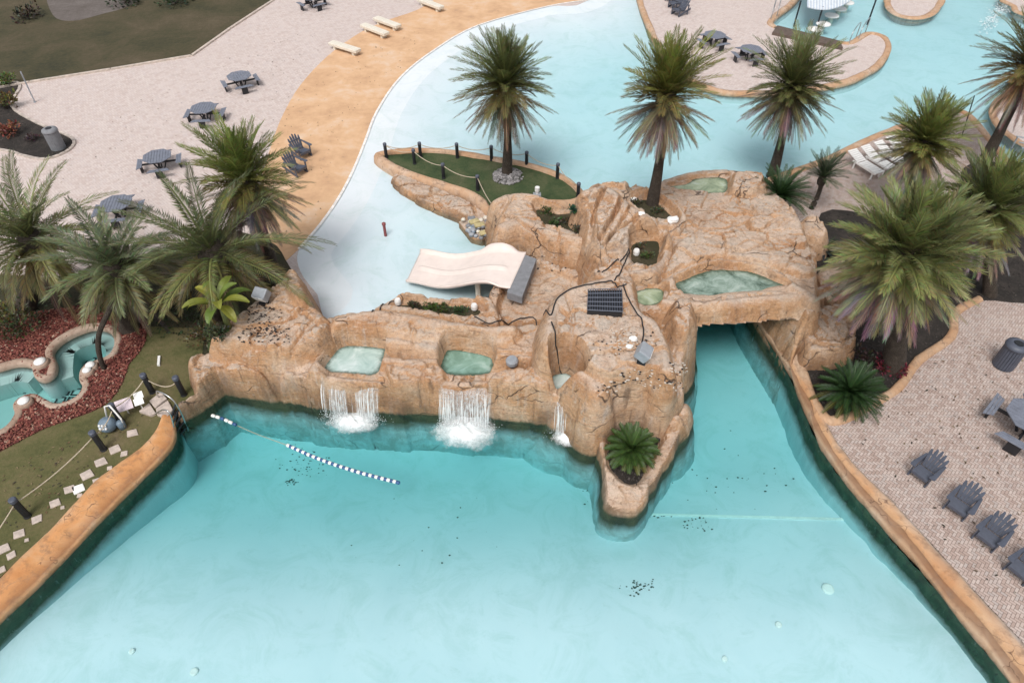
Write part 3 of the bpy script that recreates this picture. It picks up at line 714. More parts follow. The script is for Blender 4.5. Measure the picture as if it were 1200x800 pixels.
# B: wall with the three basins
FB1 = [(381, 434), (388, 419), (405, 406), (446, 408), (451, 413), (441, 437), (411, 437)]
FB2 = [(521, 437), (522, 413), (537, 410), (566, 415), (577, 421), (576, 434), (566, 438)]
FB3 = [(645, 443), (659, 437), (674, 443), (681, 456), (680, 463), (650, 461)]
Rock('rock_waterfall_wall', 'long tan rock wall with three small basins spilling into the pool',
     [([(372, 370), (400, 361), (440, 361), (470, 374), (560, 380), (638, 374), (655, 392), (648, 408), (600, 410), (520, 407), (455, 400), (400, 398), (370, 388)], 1.3, 5.0, .3),
      ([(402, 368), (440, 362), (470, 374), (560, 382), (580, 388), (520, 396), (440, 388), (400, 384)], 1.42, 4.0, .2),
      ([(368, 402), (450, 398), (520, 405), (600, 408), (680, 410), (702, 440), (706, 468), (690, 476), (640, 470), (600, 462), (575, 456), (515, 456), (480, 456), (445, 448), (376, 442), (362, 425)], .80, 16.0, .12),
      ([(446, 422), (470, 424), (500, 420), (515, 428), (514, 448), (495, 462), (462, 456), (447, 446)], 1.02, 13.0, .22, (0, .12)),
      ([(570, 442), (588, 432), (628, 430), (648, 448), (642, 464), (612, 480), (588, 470), (572, 456)], 1.15, 13.0, .16, (0, .25)),
      ([(505, 414), (520, 412), (522, 440), (508, 444)], .95, 7, .1)],
     carves=[(FB1, .70, .3), (FB2, .70, .3), (FB3, .62, .3)],
     cracks=[([(372, 395), (430, 402), (500, 408), (560, 407), (640, 412)], 1.4, .12, .06), ([(480, 372), (482, 392), (470, 402)], 1.7, .09, .035), ([(520, 378), (528, 400), (520, 410)], 1.7, .10, .04),
             ([(400, 376), (440, 378), (490, 386)], 1.75, .08, .04), ([(600, 448), (604, 470), (602, 486)], 1.3, .08, .03), ([(585, 460), (610, 466), (640, 462)], 1.4, .07, .03), ([(470, 440), (480, 430), (490, 445), (482, 460)], 1.45, .07, .03)], seed=23, mat='rock_orange', amp=.08, rims=[([(374, 441), (410, 445), (446, 448)], .83, .15), ([(514, 447), (545, 448), (577, 447)], .85, .17), ([(640, 467), (662, 470), (690, 472)], .76, .15), ([(368, 438), (372, 424), (388, 408), (410, 398), (452, 401)], 1.12, .26), ([(396, 374), (440, 366), (500, 374), (560, 384), (600, 384)], 1.56, .30), ([(452, 396), (500, 402), (560, 408), (620, 413)], 1.30, .26), ([(600, 404), (640, 412), (660, 424), (676, 438)], 1.3, .26), ([(448, 420), (480, 422), (508, 420)], 1.1, .22)], front=[(150, 530), (206, 503), (222, 492), (246, 478), (264, 464), (275, 466), (300, 469), (340, 474), (375, 480), (440, 484), (500, 487), (560, 491), (620, 496), (692, 507), (760, 512)])
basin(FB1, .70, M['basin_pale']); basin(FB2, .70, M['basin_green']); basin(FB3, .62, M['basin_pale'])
# slide rocks
PLA = [(461, 353), (555, 356), (560, 371), (462, 362)]
Rock('rock_planter_ledge', 'low rock ledge with a grassy trough in front of the slide',
     [([(432, 362), (450, 350), (472, 342), (520, 346), (568, 346), (580, 352), (586, 372), (570, 380), (450, 370), (400, 366)], .95, 5.0, .12)],
     carves=[(PLA, .80, .12)], seed=29)
m = MB(); m.prism([c for c in spline(pts(PLA, .72), True, 3)], .5, .70, sides=False, bottom=False); structure('planter_soil', m, M['scrub'])
Rock('rock_platform', 'low brown landing behind the top of the slide',
     [([(585, 330), (620, 298), (668, 316), (700, 316), (690, 335), (655, 352), (648, 374), (590, 378), (575, 366)], .62, 5.0, .1), ([(625, 296), (668, 312), (700, 318), (690, 328), (640, 312)], .8, 4, .15),
      ([(572, 340), (580, 330), (590, 336), (584, 356), (590, 376), (574, 366)], .9, 6, .1)],
     seed=37, mat='rock_orange', amp=.05)
# C: the plateau with the grille
Rock('rock_plateau', 'high flat rock plateau carrying the dark grille and a floodlight',
     [([(648, 392), (652, 356), (668, 338), (700, 328), (728, 322), (742, 338), (752, 370), (768, 380), (780, 428), (735, 434), (700, 432), (674, 410), (654, 402)], 2.15, 13.0, .10),
      ([(684, 440), (778, 434), (798, 425), (806, 440), (804, 466), (778, 476), (702, 464), (682, 458)], .95, 11.0, .18),
      ([(768, 368), (792, 368), (806, 386), (808, 412), (800, 440), (772, 432)], 1.3, 11.0, .18), ([(786, 350), (812, 346), (818, 372), (806, 390), (788, 380)], 1.95, 6, .2),
      ([(688, 318), (722, 306), (742, 320), (745, 344), (720, 338)], 2.05, 5, .2), ([(640, 400), (652, 380), (668, 412), (690, 440), (680, 450), (655, 440), (640, 420)], 1.35, 4, .25)],
     carves=[([(768, 400), (780, 396), (786, 415), (775, 420)], 1.2, .1), (FB3, .62, .3)],
     cracks=[([(664, 346), (672, 372), (668, 404), (700, 428)], 2.2, .07, .05), ([(672, 400), (720, 404), (770, 400)], 2.15, .06, .03), ([(690, 446), (740, 444), (790, 446)], 1.0, .10, .05), ([(676, 362), (664, 372)], 2.2, .05, .03)], seed=41, mat='rock_pale', amp=.045, disp=.035, rims=[([(646, 402), (645, 378), (655, 352), (672, 339), (700, 331), (722, 324)], 2.22, .32), ([(736, 334), (746, 364), (766, 378), (776, 402), (782, 430)], 2.24, .22), ([(648, 404), (668, 420), (690, 438), (700, 450)], 1.8, .35)])
# D: planter nose
NOSE = [(718, 499), (742, 494), (773, 503), (775, 514), (761, 546), (750, 565), (735, 568), (721, 557), (711, 538)]
Rock('rock_planter', 'pointed rock planter jutting into the pool with one round cycad',
     [([(694, 476), (701, 520), (706, 552), (713, 588), (746, 594), (754, 584), (785, 534), (797, 496), (802, 472), (750, 470)], .12, 16.0, .10, (0, .09)),
      ([(694, 468), (745, 468), (805, 468), (800, 490), (770, 500), (740, 486), (716, 490), (700, 488)], .42, 5, .18, (0, .1))],
     carves=[(NOSE, -.06, .10)], seed=53, mat='rock_orange', amp=.04)
m = MB(); m.prism(spline(pts(NOSE, 0), True, 3), -.4, -.10, sides=False, bottom=False); structure('planter_soil', m, M['soil'])
# F: retaining boulders behind the slide
PLF = [(627, 243), (655, 248), (680, 248), (688, 278), (656, 270), (634, 262)]
Rock('rock_retaining_wall', 'curved boulder wall between the grass island and the slide',
     [([(579, 232), (602, 225), (625, 226), (650, 238), (682, 240), (698, 284), (656, 276), (632, 266), (610, 258), (594, 264), (583, 252)], 1.45, 5.0, .2),
      ([(596, 270), (606, 260), (640, 272), (700, 286), (700, 300), (660, 296), (625, 284)], 1.05, 5.0, .25)],
     carves=[(PLF, 1.15, .12)], cracks=[([(652, 276), (656, 290), (648, 304)], 1.0, .1, .035), ([(596, 262), (612, 275), (640, 290)], 1.1, .08, .04)], seed=61, amp=.07, rims=[([(590, 262), (611, 256), (633, 265), (656, 273), (697, 283)], 1.62, .30), ([(582, 234), (604, 227), (630, 230), (660, 241), (684, 243)], 1.5, .25)])
m = MB(); m.prism(spline(pts(PLF, 1.1), True, 3), .8, 1.08, sides=False, bottom=False); structure('planter_soil', m, M['scrub'])
# G: tall boulder
PG1 = [(734, 236), (762, 232), (788, 250), (792, 262), (775, 262), (752, 250)]
PG2 = [(740, 284), (772, 280), (774, 300), (766, 312), (742, 310)]
Rock('tall_boulder', 'tall creased boulder with dark veins at the foot of the yellowish palm',
     [([(684, 222), (704, 212), (742, 212), (748, 222), (722, 236), (758, 262), (772, 276), (740, 286), (706, 296), (694, 282), (686, 250)], 2.25, 4.5, .25),
      ([(742, 214), (775, 222), (800, 250), (796, 268), (775, 280), (752, 258), (728, 234)], 1.8, 4.5, .2), ([(728, 286), (745, 276), (785, 276), (786, 312), (745, 322), (722, 314)], 1.85, 5, .15),
      ([(700, 296), (725, 288), (742, 300), (735, 318), (712, 322)], 2.0, 4, .2)],
     carves=[(PG1, 1.62, .12), (PG2, 1.65, .12)],
     cracks=[([(712, 224), (698, 248), (692, 282)], 2.0, .25, .06), ([(728, 240), (716, 262), (702, 284)], 2.0, .3, .07), ([(748, 262), (722, 276), (706, 292)], 2.0, .25, .06), ([(738, 250), (726, 268), (712, 286)], 2.0, .2, .04)], seed=71, mat='rock_pale', amp=.11, rims=[([(688, 224), (712, 220), (735, 240), (760, 256), (776, 270)], 2.42, .34), ([(726, 320), (768, 314), (780, 296), (780, 276)], 1.95, .20), ([(772, 224), (800, 250), (794, 268)], 1.9, .22)])
for pl, z in ((PG1, 1.56), (PG2, 1.59)):
    m = MB(); m.prism(spline(pts(pl, z), True, 3), z-.2, z, sides=False, bottom=False); structure('planter_soil', m, M['scrub'])
# H: bridge
HB = [(791, 334), (803, 328), (824, 319), (848, 316), (880, 319), (902, 327), (921, 338), (868, 345), (812, 349)]
HS = [(744, 344), (760, 338), (776, 340), (778, 352), (760, 358), (747, 354)]
HK = [(784, 219), (803, 216), (816, 210), (838, 208), (852, 211), (852, 224), (838, 227), (803, 224)]
chan = pts([(806, 420), (975, 420), (975, 350), (940, 262), (812, 262)], 1.0)
bridge = thing('rock_bridge', 'broad slabbed rock bridge with a crescent basin over the channel', 'rock bridge')
Rock('bridge_deck', None,
     [([(786, 270), (812, 250), (880, 238), (930, 246), (952, 292), (958, 322), (956, 345), (930, 345), (868, 352), (812, 356), (782, 352), (772, 318)], 1.72, 6.0, .14),
      ([(762, 217), (806, 200), (852, 196), (862, 196), (893, 198), (905, 220), (934, 246), (930, 268), (880, 262), (812, 266), (790, 270), (790, 248)], 1.35, 5.0, .15, (0, -.03)),
      ([(734, 336), (775, 328), (794, 345), (788, 364), (742, 366)], 1.62, 7, .12), ([(856, 204), (864, 199), (894, 201), (898, 218), (880, 226), (858, 220)], 1.65, 5, .15), ([(880, 252), (930, 250), (946, 275), (938, 284), (890, 270)], 1.95, 5, .12),
      ([(812, 272), (900, 270), (944, 300), (950, 318), (900, 308), (850, 300), (800, 312), (782, 322), (784, 300)], 1.92, 4, .12)],
     carves=[(HB, 1.58, .2), (HS, 1.5, .2), (HK, 1.25, .2)],
     cracks=[([(780, 252), (812, 250), (850, 249), (884, 256)], 1.5, .10, .035), ([(806, 262), (818, 270), (850, 271), (884, 258)], 1.6, .10, .035), ([(864, 232), (884, 256), (896, 264)], 1.5, .12, .04), ([(856, 290), (870, 296), (900, 285), (935, 290)], 1.9, .08, .03), ([(815, 272), (815, 292)], 1.8, .07, .03), ([(858, 296), (878, 282), (902, 292), (932, 288)], 1.9, .07, .03)],
     seed=83, mat='rock', span=(chan, 1.15), parent=bridge, amp=.05, rims=[([(782, 332), (800, 320), (825, 309), (850, 306), (882, 310), (906, 318), (930, 332), (950, 344)], 1.86, .34), ([(780, 352), (812, 355), (868, 350), (938, 344)], 1.78, .26), ([(772, 334), (786, 350)], 1.75, .16), ([(766, 219), (806, 203), (852, 199)], 1.42, .22)])
ab = MB()
for q in ([(800, 425), (808, 422), (815, 262), (800, 262)], [(806, 292), (900, 292), (900, 275), (806, 275)]):
    pl = pts(q, -.2); ab.prism(pl, -2, 1.1)
ab.build('abutment', M['rock_orange'], bridge)
lp = MB(); lc = resample([P(x, y, 1.38) for x, y in ((776, 352), (800, 357), (830, 358), (868, 354), (905, 349), (940, 345))], 40)
lp.tube([q+Vector((0, .10*float(fbm(np.array([q.x*1.3]), np.array([0.5]), 3)[0]), .12*float(fbm(np.array([q.x*1.1]), np.array([7.5]), 4)[0]))) for q in lc], [.30+.05*float(fbm(np.array([q.x*2.0]), np.array([3.5]), 5)[0]) for q in lc], 12)
lp.build('bridge_lip', M['rock_orange'], bridge, smooth=True)
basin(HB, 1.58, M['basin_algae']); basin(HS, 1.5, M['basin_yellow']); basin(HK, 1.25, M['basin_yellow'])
# I: right abutment and boulders
Rock('rock_abutment', 'smooth orange rock face leaning into the channel below the bridge',
     [([(905, 352), (955, 348), (956, 372), (936, 402), (922, 404), (910, 388)], .9, 8.0, .2), ([(925, 350), (956, 348), (960, 366), (930, 370)], 1.55, 6, .15), ([(892, 285), (950, 280), (956, 352), (900, 356)], 1.12, 8, .1)], seed=91, mat='rock_orange', amp=.05, disp=.05, east=[(846, 270), (872, 345), (881, 363), (889, 376), (925, 432), (966, 525)])
Rock('flat_boulder', 'flat layered boulder under the large bushy palm by the channel',
     [([(944, 364), (968, 354), (1002, 358), (1010, 388), (998, 404), (964, 410), (944, 402)], .8, 8, .14)], cracks=[([(932, 392), (960, 398), (995, 400)], .9, .1, .04)], seed=97, zb=-.2)
Rock('small_boulder', 'rough small boulder beside the young feather palm',
     [([(938, 258), (952, 250), (968, 262), (972, 275), (955, 282), (940, 275)], .8, 4, .2)], seed=99, zb=-.2)
Rock('low_boulder', 'low pinkish boulder half hidden under the large palm fronds',
     [([(958, 318), (990, 300), (1010, 330), (985, 348), (962, 345)], .7, 3, .25)], seed=103, zb=-.2)

# grass island
ISL = [(440, 184), (452, 178), (492, 175), (537, 178), (579, 185), (618, 192), (653, 203), (673, 215), (686, 232), (660, 240), (600, 240), (580, 262), (570, 248), (551, 229), (513, 217), (467, 201)]
isl = S(ISL, .22, True, 4)
m = MB(); m.prism(isl, -1.5, .20); structure('grass_island', m, M['turf'])
coping('tan rounded rim of the roped grass island', [Vector((q.x, q.y, 0)) for q in isl], w=.36, h=.34, closed=True, flip=True, seed=14, name='island_coping')
Rock('island_ledge', 'worn pinkish ledge at the water line of the grass island',
     [([(461, 204), (475, 204), (515, 220), (552, 236), (576, 256), (572, 262), (545, 252), (500, 236), (464, 216)], .16, 4, .1)], zb=-.6, seed=107, mat='rock_pale', amp=.05)

# ------------------------------------------------------------------ plants
def mat_trunk():
    t = NT('palm_trunk'); p = t.objc()
    v = t.n('ShaderNodeTexVoronoi', {'Vector': t.mapv(p, (7, 7, 9))}, feature='DISTANCE_TO_EDGE').outputs['Distance']
    n = t.noise(p, 5, 4)
    c = t.mix(t.rng(v, .02, .3), lin(.025, .018, .013), t.ramp(n, [(.3, (.06, .045, .032)), (.7, (.16, .125, .095))]))
    return t.done(t.bsdf(c, .9, t.bump(v, .8, .05)))
M['trunk'] = mat_trunk()
def frond(mb, o, az, el, L, droop, n, ll, col, w=.030, vee=.45, ew=.5, fwd=(60, 24), stalk=.12):
    ca, sa = math.cos(az), math.sin(az); side = Vector((-sa, ca, 0)); q = Vector(o); K = 12; path = [q.copy()]; tan = []
    for i in range(K):
        s_ = (i+.5)/K; e = el-droop*s_**1.4
        t = Vector((ca*math.cos(e), sa*math.cos(e), math.sin(e))); tan.append(t); q = q+t*(L/K); path.append(q.copy())
    rc = (min(1, col[0]*1.32+.015), min(1, col[1]*1.32+.015), col[2]*1.25+.005)
    for i in range(K):
        a, b = path[i], path[i+1]; w0 = .035*(1-i/K)+.006; w1 = .035*(1-(i+1)/K)+.006
        mb.add([a-side*w0, a+side*w0, b+side*w1, b-side*w1], [(0, 1, 2, 3)], rc)
    for i in range(n):
        s_ = stalk+(1-stalk)*(i+.5)/n; x = s_*K; k = min(K-1, int(x)); b = path[k].lerp(path[k+1], x-k); T = tan[k]; U = T.cross(side)
        if U.z < 0: U = -U
        f = R(fwd[0]+(fwd[1]-fwd[0])*s_)
        l = ll*(math.sin(math.pi*(.18+.74*s_)))**.7
        for sg in (-1, 1):
            v = vee+random.uniform(-.10, .10); j = random.uniform(.80, 1.10)
            d = (T*math.cos(f)+side*(sg*math.sin(f)*math.cos(v))+U*(math.sin(f)*math.sin(v))).normalized()
            tip = b+d*l*j; tip.z -= l*l*.34*random.uniform(.3, 1.7)
            mid = b+d*l*j*.5; c = tuple(x_*random.uniform(.8, 1.2) for x_ in col)
            mb.add([b, mid+T*w*.5, tip, mid-T*w*.5], [(0, 1, 2, 3)], c)
def t_gap(a, g): return abs((a-g+math.pi) % math.tau-math.pi) < .28
def lerp3(a, b, t): return tuple(x+(y-x)*t for x, y in zip(a, b))
GREEN, DGREEN, YEL, DEAD, OLIVE = (.175, .185, .062), (.135, .155, .058), (.19, .19, .045), (.24, .20, .14), (.15, .135, .05)
def palm(label, crown, base, rpx, zb=0.0, n=95, ndead=34, cols=(DGREEN, GREEN, OLIVE), dead=DEAD, lean=0.0, el=(1.5, -.12), droop=(.2, .55), np_=30, ll=.42, tr=.17, seed=1, name='palm_tree', group='palm trees around the pools', fw=.055, del_=(-.05, -1.15), Lk=.94):
    random.seed(seed)
    b = P(*base, zb) if zb is not None else hit(*base)
    c = PV(crown[0], crown[1], b.y+lean)
    root = thing(name, label, 'palm', b, 0, group); c = c-b
    L = rpx*depth(c+b)/FPX*Lk
    path = [Vector((c.x*t+.06*math.sin(t*3), c.y*t, c.z*t)) for t in [i/9 for i in range(10)]]
    k = tr; mb = MB(); mb.tube([path[0]-Vector((0, 0, .15))]+path, [k*1.55]+[k*(1.35-.45*min(1, i/4)) if i < 8 else k*1.25 for i in range(10)], 12)
    mb.blob(path[-1], k*1.9, 10, 6, .12, sq=(1, 1, 1.3)); mb.build('trunk', M['trunk'], root, smooth=True)
    f = MB(); g = 2.39996; p1, p2, gap = random.random()*6.28, random.random()*6.28, random.random()*6.28
    for i in range(n):
        if t_gap(i*g, gap) and i > n*.45 and random.random() < .75: continue
        t = (i+.5)/n; e = el[0]+(el[1]-el[0])*t**.85+random.uniform(-.17, .17)
        cl = lerp3(cols[0], cols[1], min(1, t*2)) if t < .5 else lerp3(cols[1], cols[2], (t-.5)*2)
        kk = random.uniform(.55, 1.5); cl = tuple(x*kk for x in cl)
        frond(f, c+Vector((0, 0, .1+.15*(1-t))), i*g+random.uniform(-.15, .15), e, L*random.uniform(.78, 1.06)*(1+.09*math.sin(i*g+p1)+.05*math.sin(2*i*g+p2))*(.78+.3*math.sin(math.pi*min(1, t+.15))), droop[0]+(droop[1]-droop[0])*t+random.uniform(-.15, .30), np_, ll, cl, w=fw)
    f.build('crown', M['palm'], root, tint=True)
    if ndead:
        d = MB()
        for i in range(ndead):
            t = (i+.5)/ndead; e = del_[0]+(del_[1]-del_[0])*t+random.uniform(-.12, .12); cl = tuple(x*random.uniform(.6, 1.25) for x in dead)
            if t < .25: cl = lerp3(cols[2], cl, .45)
            frond(d, c+Vector((0, 0, -.05)), i*g+1+random.uniform(-.2, .2), e, L*random.uniform(.8, 1.05), .3, int(np_*.8), ll*.75, cl, w=fw*.95, vee=.1, fwd=(45, 16))
        d.build('dead_fronds', M['palm'], root, tint=True)
    return root
palm('upright dark palm in a ring of pebbles on the roped grass island', (592, 106), (594, 206), 70, .2, n=100, ndead=64, cols=(DGREEN, (.14, .16, .05), (.22, .165, .07)), dead=(.18, .14, .10), seed=3)
palm('yellow-green palm with a bare grey skirt rising from the tall boulder', (780, 118), (764, 240), 74, 1.5, n=70, ndead=76, cols=((.18, .20, .045), (.20, .20, .05), (.22, .17, .075)), seed=5, el=(1.5, .15))
palm('dense palm with a brown skirt in front of the far tabled deck', (926, 108), (906, 203), 68, 0, n=95, ndead=84, cols=(DGREEN, GREEN, (.11, .095, .045)), dead=(.235, .195, .14), seed=7)
palm('bright olive palm with a pale dead skirt beside the white loungers', (1082, 172), (1056, 250), 58, 0, n=85, ndead=64, cols=((.19, .215, .06), (.19, .21, .06), (.23, .195, .07)), dead=(.25, .21, .15), seed=9)
palm('tall leaning palm cut by the right edge of the photo', (1204, 84), (1150, 196), 70, 0, n=85, ndead=60, cols=(GREEN, (.14, .13, .045), (.22, .145, .06)), dead=(.23, .175, .115), lean=.3, seed=11, tr=.2)
palm('largest bushy palm with a wide grey skirt over the mulch bed', (1056, 306), (1046, 432), 104, 0, n=100, ndead=90, cols=((.21, .235, .085), (.22, .24, .09), (.27, .25, .10)), dead=(.29, .25, .19), seed=13, np_=42, ll=.50, tr=.26, el=(1.5, -.15))
palm('bushy palm behind the largest one at the right edge', (1152, 252), (1160, 345), 82, 0, n=95, ndead=60, cols=((.18, .21, .07), (.19, .215, .075), (.25, .22, .08)), dead=(.29, .25, .19), seed=15, np_=38)
palm('half yellow palm with a hanging grey skirt behind the rock mound', (289, 218), (322, 322), 80, 0, n=70, ndead=80, cols=((.16, .20, .05), (.18, .20, .055), (.22, .19, .06)), dead=(.25, .21, .15), seed=17, el=(1.5, .15), lean=-.2)
LONG = dict(el=(1.35, -.45), droop=(.6, 1.15), np_=46, ll=.46, fw=.05, ndead=14, Lk=1.08, del_=(-.5, -1.3))
palm('wide arching dark palm at the left edge over the spa', (42, 290), (30, 362), 92, 0, n=50, cols=((.15, .17, .07), (.18, .19, .075), (.28, .225, .085)), dead=(.16, .12, .07), seed=19, tr=.24, name='arching_palm', **LONG)
palm('blue-green arching palm standing over the red chips of the spa', (140, 322), (152, 385), 82, 0, n=44, cols=((.155, .185, .10), (.175, .20, .095), (.28, .23, .095)), dead=(.17, .13, .08), seed=21, tr=.24, name='arching_palm', **LONG)
palm('broad dark arching palm directly behind the banana plant', (252, 304), (250, 372), 112, 0, n=50, cols=((.12, .14, .06), (.15, .165, .06), (.26, .20, .075)), dead=(.15, .115, .07), seed=23, tr=.26, name='arching_palm', **LONG)
palm('small feather palm between the round cycad and the lounger terrace', (963, 212), (951, 244), 36, 0, n=34, ndead=0, cols=((.055, .085, .045), (.06, .09, .045), (.08, .10, .05)), seed=25, tr=.09, el=(1.4, .1), np_=34, ll=.26, name='young_palm', fw=.022)
def cycad(label, px, rpx, zb, seed, col=(.028, .07, .018), n=70, old=(.15, .13, .03), trunk=.25):
    random.seed(seed); b = P(*px, zb); root = thing('cycad', label, 'cycad', b, 0, 'round cycads'); L = rpx*depth(b)/FPX*1.1
    mb = MB(); mb.lathe([(.14, -.1), (.17, .05), (.15, trunk), (.06, trunk+.12)], n=10); mb.build('trunk', M['trunk'], root, smooth=True)
    f = MB()
    for i in range(n):
        t = (i+.5)/n; cl = lerp3(col, tuple(c*1.4 for c in col), random.random());
        if t > .82: cl = lerp3(cl, old, random.random())
        frond(f, (0, 0, trunk+.1), i*2.39996, 1.35-1.35*t**.8+random.uniform(-.08, .08), L*random.uniform(.85, 1.05), .55+.25*t, 44, .17, cl, w=.022, vee=.35, fwd=(70, 40), stalk=.06)
    f.build('crown', M['palm'], root, tint=True); return root
cycad('round green cycad with yellowing tips alone in the pointed rock planter', (738, 536), 30, -.1, 31, (.05, .095, .022))
cycad('round dark cycad on the back of the rock bridge', (910, 240), 37, .6, 33, (.022, .055, .016), 80)
cycad('round dark cycad in the mulch beside the right channel wall', (990, 470), 39, 0, 35, (.024, .058, .016), 80)
def spiky(label, px, rpx, col, seed, n=40, zb=None, cat='plant', name='spiky_plant', wide=.05, el=(1.4, .2), group=None):
    """rosette of strap leaves"""
    random.seed(seed); b = P(*px, zb) if zb is not None else hit(*px); root = thing(name, label, cat, b, 0, group); L = rpx*depth(b)/FPX*1.15; mb = MB()
    for i in range(n):
        t = i/n; az = i*2.39996; e = el[0]+(el[1]-el[0])*t+random.uniform(-.15, .15); l = L*random.uniform(.75, 1.1); q = Vector((0, 0, .03)); p0 = None; cl = tuple(x*random.uniform(.6, 1.4) for x in col)
        sd = Vector((-math.sin(az), math.cos(az), 0)); vs = []
        for k in range(6):
            s_ = k/5; w = wide*math.sin(math.pi*(.12+.85*s_)); vs += [q-sd*w, q+sd*w]
            ee = e-1.1*s_; q = q+Vector((math.cos(az)*math.cos(ee), math.sin(az)*math.cos(ee), math.sin(ee)))*(l/5)
        mb.add(vs, [(2*k, 2*k+1, 2*k+3, 2*k+2) for k in range(5)], cl)
    mb.build('leaves', M['leaf'], root, tint=True); return root
def shrub(label, px, rpx, col, seed, n=500, h=.8, zb=None, leaf=.10, name='shrub', group=None, flat=1.0):
    random.seed(seed); b = P(*px, zb) if zb is not None else hit(*px); root = thing(name, label, 'shrub', b, 0, group); r = rpx*depth(b)/FPX
    st = MB()
    for i in range(7):
        a = i*.9; st.tube([(0, 0, -.05), (r*.25*math.cos(a), r*.25*math.sin(a), r*h*.5), (r*.6*math.cos(a), r*.6*math.sin(a), r*h)], [.02, .014, .006], 5)
    st.build('stems', M['trunk'], root)
    mb = MB(); cl_ = [(random.uniform(-.6, .6)*r, random.uniform(-.6, .6)*r*flat, random.uniform(.25, .9)*r*h, random.uniform(.3, .55)*r) for _ in range(9)]
    for i in range(n):
        cx, cy, cz, cr = random.choice(cl_); u = Vector((random.gauss(0, 1), random.gauss(0, 1), random.gauss(0, .8)+.2)).normalized()*cr*random.uniform(.5, 1.05)
        c = Vector((cx, cy, max(.03, cz+u.z))); c.x += u.x; c.y += u.y
        d = (u.normalized()+Vector((random.uniform(-.6, .6), random.uniform(-.6, .6), random.uniform(-.2, .6)))).normalized(); s_ = d.cross(Vector((random.random()-.5, random.random()-.5, random.random()))).normalized()
        l = leaf*random.uniform(.6, 1.3); cc = tuple(x*random.uniform(.55, 1.5) for x in col)
        mb.add([c, c+d*l*.5+s_*l*.28, c+d*l, c+d*l*.5-s_*l*.28], [(0, 1, 2, 3)], cc)
    mb.build('foliage', M['leaf'], root, tint=True); return root
# banana plant on the mound
def banana():
    random.seed(41); b = hit(268, 384); root = thing('banana_plant', 'bright yellow-green banana plant on top of the left rock mound', 'plant', b); mb = MB()
    st = MB(); st.tube([(0, 0, -.1), (.02, 0, .5), (0, .02, .9)], [.10, .08, .05], 8); st.build('stem', M['stem'], root, smooth=True)
    for i in range(11):
        az = i*2.39996+.4; e = 1.3-.10*i; l = random.uniform(.8, 1.15); q = Vector((0, 0, .85)); sd = Vector((-math.sin(az), math.cos(az), 0)); vs = []; K = 9
        c = lerp3((.10, .18, .03), (.30, .28, .04), random.random())
        for k in range(K+1):
            s_ = k/K; w = (.015 if s_ < .15 else .13*math.sin(math.pi*min(1, (s_-.1)/.92))**.6+.004); up = Vector((0, 0, w*.35))
            vs += [q-sd*w+up, q, q+sd*w+up]; ee = e-1.5*s_**1.4; q = q+Vector((math.cos(az)*math.cos(ee), math.sin(az)*math.cos(ee), math.sin(ee)))*(l/K)
        mb.add(vs, [f for k in range(K) for f in ((3*k, 3*k+1, 3*k+4, 3*k+3), (3*k+1, 3*k+2, 3*k+5, 3*k+4))], c)
    mb.build('leaves', M['leaf'], root, tint=True)
M['stem'] = simple('banana_stem', (.12, .13, .04))
banana()
shrub('dense dark green undergrowth around the foot of the blue-green palm', (140, 368), 34, (.045, .10, .02), 51, 1100, .7, 0)
shrub('dull green shrub mass at the left edge beside the spa', (18, 385), 38, (.05, .062, .02), 52, 1000, .8, 0)
shrub('yellowish shrub low at the left edge by the red chips', (6, 372), 22, (.16, .14, .03), 53, 400, .7, 0)
shrub('dark undergrowth below the broad arching palm', (215, 372), 40, (.03, .05, .016), 54, 1000, .6, 0)
shrub('dry brown undergrowth at the foot of the rock mound', (245, 400), 22, (.09, .075, .03), 55, 500, .6, 0)
shrub('grey-brown tangle around the skirted palm trunk', (318, 335), 20, (.10, .085, .07), 56, 420, .5)
shrub('dark fern tuft beneath the banana plant', (255, 392), 16, (.04, .05, .02), 57, 300, .6)
shrub('red-leaved croton at the left edge of the round mulch bed', (12, 158), 12, (.24, .085, .055), 58, 300, .9, 0, .16)
shrub('green croton at the left edge above the red one', (8, 128), 16, (.14, .11, .03), 59, 300, .9, 0, .16)
shrub('dark purple plant in the round mulch bed', (40, 165), 9, (.06, .03, .035), 60, 160, .6, 0)
shrub('pale green bush at the top of the round mulch bed', (8, 100), 14, (.13, .16, .05), 61, 300, .8, 0, .14)
shrub('deep red bush in the mulch below the largest palm', (1040, 436), 18, (.16, .025, .04), 62, 420, .8, 0)
shrub('dark bush in the mulch behind the red one', (1012, 424), 20, (.05, .035, .025), 63, 360, .6, 0)
spiky('small dark spiky plant beside the rock bridge', (964, 296), 22, (.02, .032, .022), 64, 40, 0)
